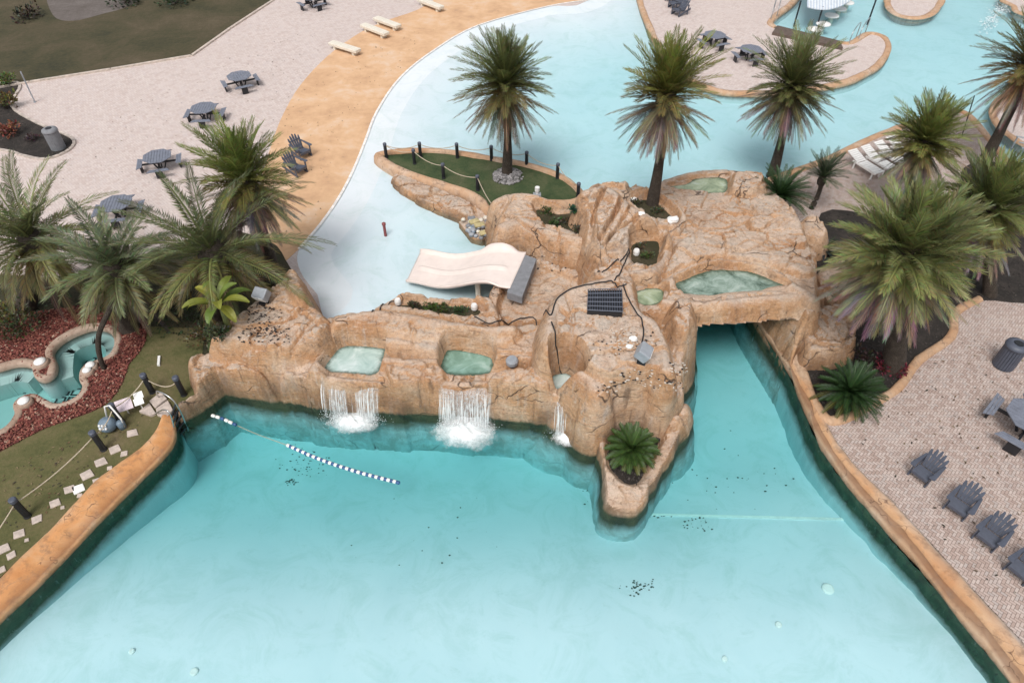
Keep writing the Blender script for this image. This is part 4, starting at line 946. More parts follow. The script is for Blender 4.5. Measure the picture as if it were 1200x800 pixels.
for k, (x, y, r, c, l) in enumerate([(640, 250, 9, (.07, .11, .03), 'bright weed clump at the upper left of the boulder wall trough'), (652, 264, 10, (.06, .10, .03), 'weed clump low in the boulder wall trough'), (673, 248, 8, (.03, .09, .05), 'blue-green tuft at the right end of the boulder wall trough'), (664, 262, 9, (.10, .085, .05), 'dry brown weeds in the boulder wall trough'), (678, 272, 8, (.09, .08, .045), 'dry weeds at the lower right of the boulder wall trough'),
                                     (505, 362, 9, (.06, .09, .02), 'green weeds at the middle of the slide trough'), (520, 364, 9, (.075, .10, .03), 'bright green weeds right of the middle of the slide trough'), (540, 366, 8, (.05, .085, .03), 'dark weeds near the right lamp of the slide trough'), (485, 360, 8, (.07, .065, .035), 'dry weeds near the left lamp of the slide trough'),
                                     (758, 302, 9, (.08, .11, .035), 'weed clump beside the white lamp on the boulder'), (750, 292, 7, (.11, .09, .055), 'dry weeds beside the white lamp on the boulder'), (770, 250, 9, (.10, .095, .05), 'dry grass tuft at the base of the yellowish palm'), (745, 240, 8, (.11, .10, .06), 'dry grass tuft left of the yellowish palm trunk')]):
    shrub(l, (x, y), r, c, 70+k, 260, .55, None, .08, 'weed_clump', 'weeds in the rock planters', .6)
for k, (x, y, r, c, l) in enumerate([(150, 3, 22, (.03, .045, .018), 'dark low bush on the grass field at the top of the photo'), (205, 5, 20, (.035, .05, .02), 'dark green bush right of the first one on the grass field'), (30, 22, 20, (.05, .04, .025), 'brown brush at the top left of the grass field'), (235, -4, 18, (.04, .05, .022), 'farthest dark bush along the top of the grass field')]):
    shrub(l, (x, y), r, c, 90+k, 300, .35, 0, .2, 'field_bush', 'bushes on the grass field')
m = MB(); m.prism(S([(58, -12), (62, 18), (85, 25), (120, 17), (150, 8), (170, -8), (110, -20)], 0, True, 4), -.05, .018, bottom=False); structure('bare_sand_patch', m, mat_ground('bare_sand', [(.3, (.07, .055, .045)), (.55, (.13, .11, .10)), (.7, (.19, .165, .15))], .5, fine=5))
# curved bare stem in front of the spa
q0 = P(122, 432, 0); mb = MB(); cs = [q0]+[PV(x, y, q0.y+dy) for x, y, dy in [(117, 418, 0), (115, 402, .05), (117, 388, .15), (124, 372, .4), (134, 352, .8)]]
mb.tube(spline(cs, False, 4), .075, 8); tag(mb.build('leaning_stem', M['trunk'], smooth=True), 'thin curved bare grey stem rising from the red chips before the spa', 'plant stem')

# ------------------------------------------------------------------ furniture
M['matgrey'] = simple('grey_rubber_mat', (.20, .205, .22), .8, .15)
M['paleblue'] = simple('pale_blue_canvas', (.46, .52, .60), .8, .1)
M['canvas'] = simple('white_canvas', (.64, .67, .70), .8, .08)
M['navy'] = simple('slate_blue_plastic', (.075, .085, .115), .5, .15)
M['slate'] = simple('slate_grey_plastic', (.17, .185, .23), .5, .15)
M['black'] = simple('black_plastic', (.015, .016, .02), .5, .2)
M['white'] = simple('white_plastic', (.80, .79, .77), .45, .08)
M['grey'] = simple('grey_metal', (.30, .32, .35), .4, .15)
M['steel'] = simple('stainless_steel', (.55, .55, .55), .3, .1, metal=.9)
M['rope'] = simple('pale_rope', (.50, .42, .32), .9, .15, 30)
M['stone'] = simple('pale_stepping_stone', (.50, .42, .37), .9, .2, 9)
M['cable'] = simple('black_cable', (.018, .018, .02), .6, .2)
M['cream'] = simple('cream_slide', (.77, .665, .61), .35, .06, 3, bump=.05)
M['conc'] = simple('pale_bench_concrete', (.68, .63, .54), .8, .1)
M['redmetal'] = simple('dark_red_paint', (.22, .05, .05), .5)
M['bluegrey'] = simple('blue_grey_paint', (.16, .22, .28), .5)

def adirondack(label, loc, rz, group):
    t = thing('adirondack_chair', label, 'chair', loc, rz, group); m = M['navy']       # faces +X
    b = MB()
    for i in range(6): b.box((.42-.085*i, 0, .36-.022*i), (.078, .54, .022), ry=.25)
    b.box((.47, 0, .31), (.022, .54, .12)); b.build('seat', m, t, bevel=.006)
    b = MB()
    for i in range(5):
        y = (i-2)*.105; h = .86-.05*abs(i-2)**1.6; fan = (i-2)*.022
        a = Vector((-.10, y*.85, .24)); c = Vector((-.10-.34*h/.9, y+fan*1.6, .24+h*.82)); d = c-a
        k = 5; w = .043; vs = []
        for j in range(k+1):
            s_ = j/k; q = a.lerp(c, s_); ww = w*(1+.35*s_)*(1 if j < k else .45); nrm = Vector((.9, 0, .38))*.011
            vs += [q+Vector((0, -ww, 0))-nrm, q+Vector((0, ww, 0))-nrm, q+Vector((0, ww, 0))+nrm, q+Vector((0, -ww, 0))+nrm]
        fs = [(4*j+e, 4*j+(e+1) % 4, 4*j+4+(e+1) % 4, 4*j+4+e) for j in range(k) for e in range(4)]+[(3, 2, 1, 0), (4*k, 4*k+1, 4*k+2, 4*k+3)]
        b.add(vs, fs)
    b.box((-.19, 0, .42), (.03, .50, .07), ry=-.4); b.box((-.29, 0, .68), (.03, .54, .06), ry=-.4); b.build('backrest', m, t, bevel=.005)
    for s_ in (-1, 1):
        b = MB(); pl = [(.50, .24), (.50, .40), (.42, .43), (-.30, .36), (-.34, .31), (-.30, .29), (.36, .27)]
        b.prism([Vector((x, s_*y, 0)) for x, y in (pl if s_ > 0 else pl[::-1])], .555, .58); b.build('arm', m, t, bevel=.005)
        b = MB(); b.box((.40, s_*.31, .28), (.09, .03, .555)); b.build('leg', m, t, bevel=.004)
        b = MB(); b.box((-.03, s_*.285, .17), (1.0, .03, .12), ry=.27); b.box((-.28, s_*.31, .29), (.08, .03, .53), ry=-.1); b.build('leg', m, t, bevel=.004)
    return t
CH = [((1082, 556), 'dark slatted chair nearest the rock bridge in the row along the pool edge'), ((1123, 594), 'dark slatted chair second from the rock bridge in the row along the pool edge'), ((1158, 630), 'dark slatted chair third from the rock bridge in the row along the pool edge'), ((1196, 668), 'dark slatted chair at the near end of the pool edge row, cut by the frame')]
fd = P(1062, 570)-P(1092, 545); rz0 = math.atan2(fd.y, fd.x)
c0 = adirondack(CH[0][1], P(*CH[0][0]), rz0, 'dark chairs in a row on the right paving'); c0.scale = (.79,)*3
def chair(px, rz, label, group, sc=.79, z=0):
    c = copy_tree(c0); c.location = P(*px, z); c.rotation_euler = (0, 0, rz); c.scale = (sc,)*3; tag(c, label, None, group); return c
for k, (px, l) in enumerate(CH[1:]): chair(px, rz0+(.10, .02, -.05)[k], l, 'dark chairs in a row on the right paving')
f2 = P(366, 186)-P(342, 172); chair((353, 182), math.atan2(f2.y, f2.x), 'upper dark chair on the orange beach band', 'dark chairs on the orange beach', .9); chair((347, 202), math.atan2(f2.y, f2.x)+.15, 'lower dark chair on the orange beach, half behind palm fronds', 'dark chairs on the orange beach', .9)
for k, (px, l) in enumerate([((797, 17), 'front dark chair of the close row on the far deck'), ((793, 9), 'second dark chair of the close row on the far deck'), ((789, 1), 'third dark chair of the close row on the far deck')]): chair(px, math.atan2(-.5, -.9)+.1, l, 'dark chairs packed together on the far deck', 1.0)

def picnic(label, loc, rz, group):
    t = thing('picnic_table', label, 'picnic table', loc, rz, group); A = [math.tau*(k+.5)/8 for k in range(8)]
    b = MB(); r = .72; n = 10; w = 2*r*math.cos(math.pi/8)/n; ap = r*math.cos(math.pi/8)
    for i in range(n):
        x0 = -ap+i*w+.006; x1 = x0+w-.012
        yy = lambda x: min(ap, ap*math.sqrt(2)-abs(x))
        b.prism([Vector((x0, -yy(x0), 0)), Vector((x1, -yy(x1), 0)), Vector((x1, yy(x1), 0)), Vector((x0, yy(x0), 0))] if x0 > -9 else [], .70, .735)
    b.build('tabletop', M['slate'], t, bevel=.004)
    for k in range(4):
        a0 = k*math.pi/2; b = MB(); inner = [(.80, -.34), (.80, .34)]; o = [(1.06, .50), (1.06, -.50)]
        rot = lambda p_: Vector((p_[0]*math.cos(a0)-p_[1]*math.sin(a0), p_[0]*math.sin(a0)+p_[1]*math.cos(a0), 0))
        for i in range(3):
            x0, x1 = .80+.085*i, .80+.085*i+.077; h0, h1 = .40+.55*(x0-.79), .40+.55*(x1-.79)
            b.prism([rot((x0, -h0)), rot((x1, -h1)), rot((x1, h1)), rot((x0, h0))], .42, .45)
        b.build('bench', M['slate'], t, bevel=.004)
        b = MB(); c = rot((.92, 0)); b.box((c.x, c.y, .21), (.07, .34, .42), a0); c = rot((.55, 0)); b.box((c.x, c.y, .37), (.86, .05, .09), a0)
        c = rot((.30, 0)); b.box((c.x, c.y, .36), (.06, .06, .80), a0, ry=.45); b.build('leg', M['black'], t)
    return t
PT = [((190, 198), .3, 'grey octagonal picnic table third from the grass field, left of the half yellow palm'), ((243, 141), .1, 'grey octagonal picnic table second from the grass field corner'), ((284, 103), .5, 'grey octagonal picnic table nearest the grass field corner'), ((143, 254), .2, 'grey octagonal picnic table partly behind the arching palm fronds'), ((368, 9), .7, 'grey octagonal picnic table cut by the top of the photo'),
      ((835, 54), .4, 'grey octagonal picnic table standing clear on the far deck'), ((877, 71), .2, 'grey octagonal picnic table behind the dense palm on the far deck'), ((1197, 508), .75, 'grey octagonal picnic table on the right paving, cut by the frame')]
p0 = picnic(PT[0][2], P(*PT[0][0]), PT[0][1], 'octagonal picnic tables on the decks'); p0.scale = (.82,)*3
for px, rz, l in PT[1:]:
    c = copy_tree(p0); c.location = P(*px); c.rotation_euler = (0, 0, rz); tag(c, l); c.scale = (.98,)*3 if px[1] > 400 else (.84,)*3

def bin_(label, loc, col, group='litter bins'):
    t = thing('litter_bin', label, 'litter bin', loc, 0, group); b = MB()
    for k in range(24):
        a = k*math.tau/24; b.box((.285*math.cos(a), .285*math.sin(a), .42), (.025, .066, .80), a)
    b.lathe([(.26, .02), (.27, .80)], n=20); b.build('body', col, t, bevel=.004)
    b = MB(); b.lathe([(.315, .80), (.32, .84), (.30, .90), (.20, .95), (.14, .955), (.13, .90)], n=24); b.build('lid', col, t, smooth=True)
    b = MB(); b.lathe([(.12, .925), (.12, .958)], n=16); b.build('opening', M['black'], t); return t
bin_('dark slatted litter bin on the right herringbone paving', P(1175, 428), M['navy']); bin_('dark litter bin in the round mulch bed at the left', P(69, 174), M['matgrey'])

def bollard(label, loc, group, h=.8, r=.082):
    t = thing('bollard', label, 'bollard', loc, 0, group); b = MB(); b.lathe([(r*1.15, -.05), (r*1.15, .04), (r, .06), (r, h*.86)], n=12); b.build('post', M['black'], t, smooth=False)
    b = MB(); b.lathe([(r*1.12, h*.86), (r*1.12, h*.97), (r*.8, h)], n=12); b.build('cap', M['navy'], t); return t
IB = [((453, 185), 'black bollard at the far left tip of the grass island'), ((493, 184), 'second black bollard along the back of the grass island'), ((536, 185), 'third black bollard along the back of the grass island'), ((576, 188), 'black bollard just left of the island palm trunk'), ((617, 195), 'black bollard just right of the island palm trunk'), ((653, 209), 'black bollard near the right end of the grass island'), ((677, 232), 'black bollard against the tall boulder at the island end'), ((486, 192), 'front black bollard nearest the island tip'), ((520, 209), 'middle black bollard along the front of the island'), ((560, 223), 'front black bollard nearest the boulder wall')]
LB = [((33, 605), 'black rope bollard lowest on the lawn beside the stepping stones'), ((122, 527), 'black rope bollard beside the pool equipment on the lawn'), ((143, 495), 'black rope bollard with a white lamp beside the red chips'), ((179, 460), 'black rope bollard above the stone landing of the ladder'), ((216, 463), 'black rope bollard against the rock mound')]
b0 = None
for l_, z_, g_, sc_ in ((IB, .2, 'bollards round the grass island', .85), (LB, 0, 'rope bollards on the lawn', 1.0)):
    for px, lb in l_:
        if b0 is None: b0 = bollard(lb, P(*px, z_), g_); b0.scale = (.85,)*3
        else:
            c = copy_tree(b0); c.location = P(*px, z_); c.scale = (sc_,)*3; tag(c, lb, None, g_)
def rope(label, ps, sag=.16, r=.016):
    mb = MB()
    for a, b in zip(ps, ps[1:]): mb.tube([a.lerp(b, t)-Vector((0, 0, sag*4*t*(1-t))) for t in [i/10 for i in range(11)]], r, 5)
    return tag(mb.build('rope', M['rope'], smooth=True), label, 'rope')
iz = lambda i: P(*IB[i][0], .2)+Vector((0, 0, .58))
rope('pale rope slung between the bollards along the back of the island', [iz(i) for i in (0, 1, 2, 3, 4, 5, 6)])
rope('pale rope slung between the bollards along the front of the island', [iz(i) for i in (0, 7, 8, 9)]+[P(582, 246, .9)])
lz = lambda i: P(*LB[i][0])+Vector((0, 0, .62))
rope('pale rope running along the lawn from post to post', [P(-60, 690, .6), lz(0), lz(1), lz(2), lz(3)], .12)
rope('short pale rope loop between the two posts by the rock mound', [lz(3), lz(4)], .3)

# stepping stones, landing, ladder
for k, (x, y, s_, rz) in enumerate([(155, 508, 12, .4), (135, 527, 12, .6), (118, 542, 13, .6), (102, 557, 13, .7), (82, 574, 12, .5), (65, 590, 12, .6), (44, 609, 11, .5), (23, 626, 13, .5), (5, 643, 13, .6), (14, 651, 10, .7), (93, 573, 13, .6), (129, 549, 6, .3), (114, 564, 8, .5), (94, 581, 6, .2), (74, 595, 5, .4), (32, 633, 5, .4), (146, 532, 8, .3), (2, 668, 9, .6)]):
    q = P(x, y); r = s_*depth(q)/FPX; mb = MB(); n = 4
    pl = [Vector((q.x+r*.72*math.cos(rz+math.pi/4+i*math.pi/2)*random.uniform(.85, 1.1), q.y+r*.62*math.sin(rz+math.pi/4+i*math.pi/2)*random.uniform(.85, 1.1), 0)) for i in range(n)]
    where = ['largest stone nearest the ladder landing', 'square stone second from the ladder landing', 'square stone third from the ladder landing', 'square stone beside the broken white slab', 'square stone just below the white slab', 'square stone halfway down the row', 'square stone above the lowest bollard', 'large square stone near the left edge', 'stone at the left edge of the row', 'stone tucked beside the pool coping at the left', 'pale white slab lying across the row', 'small chip by the third stone', 'stone chip next to the coping, middle of the row', 'small chip below the white slab', 'tiny chip halfway down the row', 'tiny chip near the left end of the row', 'half buried stone near the coping top', 'last stone at the bottom left of the row'][k]
    mb.prism(pl, -.05, .045); tag(mb.build('stepping_stone', M['white'] if k == 10 else M['stone'], bevel=.012), 'pale stepping stone in the lawn, '+where, 'stepping stone', 'stepping stones along the left pool wall')
lt = thing('stone_landing', 'crazy-paved stone landing at the head of the pool ladder', 'landing', (0, 0, 0))
for pl in ([(164, 484), (176, 474), (184, 486), (178, 489)], [(176, 472), (190, 461), (197, 469), (183, 480)], [(185, 488), (184, 481), (198, 471), (204, 482), (196, 492)]):
    mb = MB(); mb.prism(pts(pl), -.05, .10); mb.build('slab', M['stone'], lt, bevel=.02)
lad = thing('pool_ladder', 'steel ladder with dark treads going down into the pool corner', 'ladder', P(204, 490))
o_ = P(204, 490); rail = []
A = [P(186, 462, .55), P(190, 470, .75), P(202, 478, .55), P(208, 512, -1.3)]; B = [P(196, 487, .45), P(198, 489, .55), P(197, 497, .2), P(199, 522, -1.1)]
A = [P(186, 466, .02), P(184, 458, .7), P(204, 470, .6), P(219, 500, -.5), P(221, 515, -1.2)]; B = [P(181, 485, .02), P(192, 480, .6), P(200, 487, .5), P(206, 515, -.5), P(208, 530, -1.2)]
for L_ in (A, B): mb = MB(); mb.tube([q-o_ for q in spline(L_, False, 5)], .022, 6); mb.build('rail', M['steel'], lad, smooth=True)
for k in range(5):
    t = k/4; a = A[2].lerp(A[3], .1+.9*t)-o_; b = B[2].lerp(B[3], .1+.9*t)-o_; mb = MB(); mb.tube([a, b], .03, 5); mb.build('tread', M['black'], lad)

# slide
def slide():
    t = thing('water_slide', 'wide cream two-lane wavy slide running down into the shallow pool', 'slide', (0, 0, 0)); nu, nv = 48, 28
    a0, a1 = P(617, 299, 1.05), P(598, 341, 1.05); b0_, b1 = P(494, 297, -.05), P(476, 335, -.05); mb = MB()
    for i in range(nu+1):
        u = i/nu; z = 1.12*(1-u)**1.15+.15*math.sin(u*math.pi*2.1+.3)*(1-abs(2*u-1)**3)*1.0
        if u < .12: z = max(z, 1.05)
        for j in range(nv+1):
            v = j/nv; q = a0.lerp(b0_, u).lerp(a1.lerp(b1, u), v)
            e = max(0, 1-min(v, 1-v)/.045); md = max(0, 1-abs(v-.52)/.035)*(1 if .12 < u < .93 else 0); fl = max(0, min(1, (u-.10)/.1))
            bk = max(0, 1-v/.07)*float(sst(np.array((u-.06)/.08)))*float(sst(np.array((.42-u)/.14))); mb.v.append((q.x, q.y+.12*bk, z+.17*e*fl+.15*md+.08*min(1, bk*1.6))); mb.c.append((1, 1, 1))
    mb.f = [(i*(nv+1)+j, i*(nv+1)+j+1, (i+1)*(nv+1)+j+1, (i+1)*(nv+1)+j) for i in range(nu) for j in range(nv)]
    o = mb.build('chute', M['cream'], t, smooth=True); s = o.modifiers.new('solid', 'SOLIDIFY'); s.thickness = .07; s.offset = -1
    mb = MB(); mb.prism(pts([(612, 298), (629, 304), (612, 349), (594, 343)], 1.12), .86, 1.16); mb.build('start_mat', M['matgrey'], t, bevel=.02)
    for x, y in ((560, 335), (585, 330), (570, 305)):
        q = P(x, y, .4); mb = MB(); mb.tube([(q.x, q.y, -.6), (q.x, q.y, .75)], .09, 8); mb.build('support', M['conc'], t)
slide()
# mosaic mound
tm = thing('pebble_mound', 'low mound of grey cobbles and yellow flat stones in the shallow pool', 'stone mound', P(560, 266, -.1)); random.seed(5)
mb = MB(); pl = [q-P(560, 266, -.1) for q in pts([(537, 262), (560, 258), (580, 262), (579, 276), (565, 283), (552, 280)], -.1)]
mb.prism(pl, -.3, .10); mb.build('bed', M['rock_pale'], tm, bevel=.05)
for k in range(46):
    x, y = scatter(pl, 1)[0]; r = random.uniform(.07, .13); mb = MB(); mb.blob((x, y, .12+.12*random.random()), r, 7, 5, .12, sq=(1, 1, .7)); mb.build('cobble', random.choice([M['grey'], M['bluegrey'], M['conc'], M['matgrey']]), tm, smooth=True)
M['ystone'] = simple('yellow_flat_stone', (.45, .38, .20), .8)
for (x, y, rz) in ((562, 268, .3), (568, 277, .4), (575, 273, .2), (556, 264, .5)):
    q = P(x, y, 0)-P(560, 266, -.1); mb = MB(); mb.box((q.x, q.y, .28), (.38, .24, .07), rz); mb.build('flat_stone', M['ystone'], tm, bevel=.02)
# red spray post
sp_ = thing('spray_post', 'short dark red spray post standing in the shallow pool', 'spray post', P(453, 283, -.4)); mb = MB(); mb.lathe([(.10, 0), (.10, .05), (.055, .08), (.055, .75)], n=10); mb.build('post', M['redmetal'], sp_); mb = MB(); mb.lathe([(.075, .75), (.075, .82), (.03, .86)], n=10); mb.build('nozzle', M['redmetal'], sp_)
# white slabs on the beach
for k, (a, b, l) in enumerate([((389, 56), (421, 66), 'lowest pale slab bench on the orange beach'), ((426, 35), (454, 46), 'pale slab bench below its close neighbour on the orange beach'), ((441, 27), (468, 37), 'pale slab bench above its close neighbour on the orange beach'), ((492, 5), (518, 15), 'topmost pale slab bench on the orange beach')]):
    A_, B_ = P(*a), P(*b); d = B_-A_; c = (A_+B_)/2; t = thing('slab_bench', l, 'bench', c, math.atan2(d.y, d.x), 'pale slab benches on the orange beach'); L = d.length
    mb = MB(); mb.box((0, 0, .27), (L, .44, .17)); mb.build('seat', M['conc'], t, bevel=.03)
    for s_ in (-1, 1): mb = MB(); mb.box((s_*L*.34, 0, .09), (.16, .30, .18)); mb.build('leg', M['conc'], t, bevel=.01)
# white loungers
def lounger(label, a, b, group):
    A_, B_ = P(*a), P(*b); d = B_-A_; t = thing('sun_lounger', label, 'sun lounger', A_, math.atan2(d.y, d.x), group); L = d.length
    for k, (x0, x1, z0, z1, n) in enumerate(((.0, L*.40, .55, .33, 'backrest'), (L*.42, L, .33, .33, 'seat'))):
        mb = MB(); m_ = 7; 
        for i in range(m_):
            x = x0+(x1-x0)*(i+.5)/m_; z = z0+(z1-z0)*(i+.5)/m_; mb.box((x, 0, z), ((x1-x0)/m_*.86, .48, .03), ry=math.atan2(z0-z1, x1-x0))
        mb.build(n, M['white'], t)
    for s_ in (-1, 1): mb = MB(); mb.box((L*.62, s_*.23, .29), (L*.74, .04, .06)); mb.build('side_rail', M['white'], t)
    for x in (L*.32, L*.9):
        for s_ in (-1, 1): mb = MB(); mb.box((x, s_*.22, .145), (.05, .05, .29)); mb.build('leg', M['white'], t)
for k, (a, b, l) in enumerate([((993, 189), (1028, 211), 'white lounger at the near end of the row by the mid terrace edge'), ((1008, 184), (1042, 205), 'white lounger second from the near end of the row'), ((1023, 179), (1057, 199), 'white lounger third from the near end, under palm fronds'), ((1037, 173), (1070, 192), 'white lounger at the far end, mostly behind palm fronds')]): lounger(l, a, b, 'white loungers on the middle terrace')

# lamps, grille, cables on the rock
def flood(label, px, rz=0.0, s_=1.0):
    q = hit(*px); t = thing('floodlight', label, 'floodlight', q, rz, 'floodlights on the rocks', s_); b = MB(); b.box((0, 0, .05), (.22, .22, .1)); b.tube([(0, 0, .05), (0, 0, .25)], .03, 6); b.build('bracket', M['black'], t)
    b = MB(); b.box((0, 0, .36), (.34, .42, .30), ry=.5); b.build('housing', M['grey'], t, bevel=.03); b = MB(); b.box((.15, 0, .29), (.03, .36, .24), ry=.5); b.build('glass', M['white'], t, bevel=.005); return t
flood('grey floodlight at the front corner of the high plateau', (752, 424), -.4); flood('grey floodlight beside the banana plant on the left mound', (310, 356), -1.9)
def smalllamp(label, px, mat='white', r=.10):
    q = hit(*px); t = thing('spot_lamp', label, 'spot lamp', q, random.random()*6, 'small lamps on the rocks'); b = MB(); b.lathe([(r*.5, -.05), (r*.6, .05)], n=8); b.build('base', M['black'], t); b = MB(); b.lathe([(r*.55, .05), (r, .08), (r*1.05, .2), (r*.8, .26)], n=12); b.build('head', M[mat], t)
for px, l in (((467, 358), 'small white lamp at the left end of the slide trough'), ((556, 364), 'small white lamp at the right end of the slide trough'), ((745, 300), 'small white lamp on the boulder above the plateau')): smalllamp(l, px)
smalllamp('round grey lamp on top of the rock beside the middle basin', (600, 428), 'grey', .17)
for k, (px, r, l) in enumerate([((788, 260), .17, 'white lump of stone beside the yellowish palm'), ((742, 236), .12, 'pale stone left of the yellowish palm trunk'), ((752, 252), .10, 'small pale stone in the boulder planter'), ((742, 398), .10, 'white stone fragment left of the plateau floodlight'), ((738, 407), .08, 'white rubble piece beside the plateau floodlight')]):
    q = hit(*px); mb = MB(); mb.blob((q.x, q.y, q.z+r*.4), r, 9, 6, .22, sq=(1.2, .9, .8)); tag(mb.build('loose_stone', M['white']), l, 'stone')
bx = thing('power_box', 'white electric box with a lamp head on the grass island', 'electric box', P(629, 240, .2)); mb = MB(); mb.box((0, 0, .25), (.3, .22, .5)); mb.build('cabinet', M['grey'], bx, bevel=.02); mb = MB(); mb.lathe([(.05, .5), (.05, .6), (.09, .62), (.09, .78)], n=10); mb.build('lamp_head', M['white'], bx)
# grille
gc = [P(689, 343, 2.18), P(728, 342, 2.18), P(729, 369, 2.18), P(688, 367, 2.18)]
go = hit(708, 356); zz = max(hit(x, y).z for x, y in ((692, 346), (725, 346), (725, 366), (692, 365), (708, 356)))+.07
gt = thing('floor_grille', 'square dark metal grille set in the plateau top', 'grille', (0, 0, 0)); b = MB(); b.prism([Vector((q.x, q.y, 0)) for q in gc], zz-.35, zz-.02); b.build('pit', M['black'], gt)
b = MB(); A_, B_, C_, D_ = gc
for k in range(15):
    t = k/14; p_, q_ = A_.lerp(B_, t), D_.lerp(C_, t); b.tube([(p_.x, p_.y, zz+.02), (q_.x, q_.y, zz+.02)], .012, 4)
for k in range(6):
    t = k/5; p_, q_ = A_.lerp(D_, t), B_.lerp(C_, t); b.tube([(p_.x, p_.y, zz+.03), (q_.x, q_.y, zz+.03)], .016, 4)
b.build('bars', M['grille'] if 'grille' in M else M['navy'], gt)
def cable(label, px, r=.02):
    c = spline([hit(x, y) for x, y in px], False, 6); mb = MB(); mb.tube([Vector((q.x, q.y, top(q.x, q.y)+r*1.6)) for q in c], r, 6); tag(mb.build('cable', M['cable'], smooth=True), label, 'cable')
cable('black cable running from the slide trough round the plateau top', [(556, 372), (576, 380), (600, 378), (628, 376), (644, 370), (652, 352), (668, 340), (694, 334), (716, 330), (722, 336), (734, 334)])
cable('black cable crossing the plateau to the floodlight', [(730, 334), (736, 350), (746, 368), (752, 376), (754, 392), (750, 410)])
cable('black cable running over the left end of the waterfall wall', [(436, 366), (446, 362), (456, 357), (464, 354)])
cable('black cable draped down the plateau side to the small basin', [(646, 378), (650, 404), (652, 424), (660, 440)])
cable('black cable winding from the boulder veins to the plateau', [(700, 320), (716, 312), (730, 304), (738, 298), (728, 318), (720, 330)])
# dark and pale debris on the plateau, mound and ledge
deb = MB(); random.seed(9)
for (x0, y0, x1, y1, n, pal) in ((690, 385, 765, 425, 60, .5), (700, 448, 800, 460, 110, .55), (290, 360, 330, 395, 130, .05), (280, 385, 340, 402, 70, .1), (715, 385, 745, 410, 60, .8), (785, 425, 805, 440, 40, .7), (625, 300, 665, 318, 50, .7)):
    for _ in range(n):
        q = hit(random.uniform(x0, x1), random.uniform(y0, y1)); c = (.6, .53, .46) if random.random() < pal else (.03, .025, .025)
        deb.blob((q.x, q.y, q.z+.01), random.uniform(.01, .034), 5, 3, .3, c, (1.4, 1, .5))
tag(deb.build('rock_debris', M['chips'], tint=True), 'dark and pale crumbs scattered on the rock tops', 'debris', kind='stuff')
# pebble ring of the island palm
peb = MB(); c = P(595, 207, .2)
for _ in range(420):
    a = random.random()*6.283; r = .62*math.sqrt(random.uniform(.05, 1)); k = random.uniform(.12, .40); peb.blob((c.x+r*math.cos(a), c.y+r*math.sin(a), .22+.18*(1-r/.65)), random.uniform(.035, .065), 6, 4, .2, (k, k*.95, k*.95), (1, 1, .75))
tag(peb.build('pebbles', M['chips'], tint=True), 'ring of grey pebbles around the island palm trunk', 'pebbles', kind='stuff')
# mulch bits
ml = MB()
for poly, n in ((bedR, 2600), (bedFar, 700), (spline(pts(NOSE, 0), True, 3), 200)):
    for x, y in scatter(poly, n):
        k = random.uniform(.012, .07); ml.box((x, y, .02), (random.uniform(.04, .10), random.uniform(.015, .035), .015), random.random()*6, (k*1.15, k*.95, k*.85), random.uniform(-.5, .5), random.uniform(-.4, .4))
tag(ml.build('mulch_chips', M['chips'], tint=True), 'dark bark chips lying over the planting beds', 'ground cover', kind='stuff')

fl = MB(); random.seed(21)
for poly, n in ((S([(985, 480), (1060, 450), (1130, 400), (1260, 430), (1260, 760), (1200, 740), (1090, 620)], 0, True, 2), 260), (S([(60, 190), (200, 100), (380, 30), (330, 180), (260, 270), (120, 290)], 0, True, 2), 220), (S([(320, 190), (360, 110), (420, 60), (520, 30), (420, 130), (390, 230), (330, 290)], 0, True, 2), 130), (S([(0, 560), (100, 510), (190, 480), (100, 560), (0, 650)], 0, True, 2), 160), (S([(960, 200), (1060, 170), (1120, 200), (1040, 245), (965, 245)], 0, True, 2), 90)):
    for x, y in scatter(poly, n):
        k = random.choice([(.16, .10, .05), (.10, .07, .04), (.22, .17, .09), (.05, .045, .03)]); q = Vector((x, y, .026)); a = random.random()*6.28; d = Vector((math.cos(a), math.sin(a), 0)); e = Vector((-d.y, d.x, 0)); l = random.uniform(.02, .06)
        fl.add([q-d*l, q+e*l*.4+Vector((0, 0, .012)), q+d*l, q-e*l*.4+Vector((0, 0, .006))], [(0, 1, 2), (0, 2, 3)], k)
tag(fl.build('fallen_leaves', M['chips'], tint=True), 'small brown leaves blown about the decks and lawn', 'leaf litter', kind='stuff')
# ------------------------------------------------------------------ waterfalls, floats
def mat_fall():
    t = NT('falling_water'); p = t.objc()
    n = t.noise(t.mapv(p, (17, 17, 1.0)), 1.0, 4, .65)
    d = t.bsdf(lin(.80, .84, .86), .3); tr = t.n('ShaderNodeBsdfTransparent').outputs[0]
    den = t.n('ShaderNodeAttribute', attribute_name='tint').outputs['Fac']
    mx = t.n('ShaderNodeMixShader', {0: t.math('MULTIPLY', t.rng(n, .34, .68, .12, .66), den, clamp=True)}); t.t.links.new(tr, mx.inputs[1]); t.t.links.new(d, mx.inputs[2]); return t.done(mx.outputs[0])
def mat_foam():
    t = NT('splash_foam'); d = t.bsdf(lin(.84, .88, .89), .5); tr = t.n('ShaderNodeBsdfTransparent').outputs[0]
    mx = t.n('ShaderNodeMixShader', {0: .75}); t.t.links.new(tr, mx.inputs[1]); t.t.links.new(d, mx.inputs[2]); return t.done(mx.outputs[0])
M['fall'], M['foam'] = mat_fall(), mat_foam()
FRX, FRY = zip(*sorted((q.x, q.y) for q in pts([(265, 468), (300, 469), (340, 474), (375, 480), (440, 484), (500, 487), (560, 491), (620, 496), (692, 507), (760, 512)], WL)))
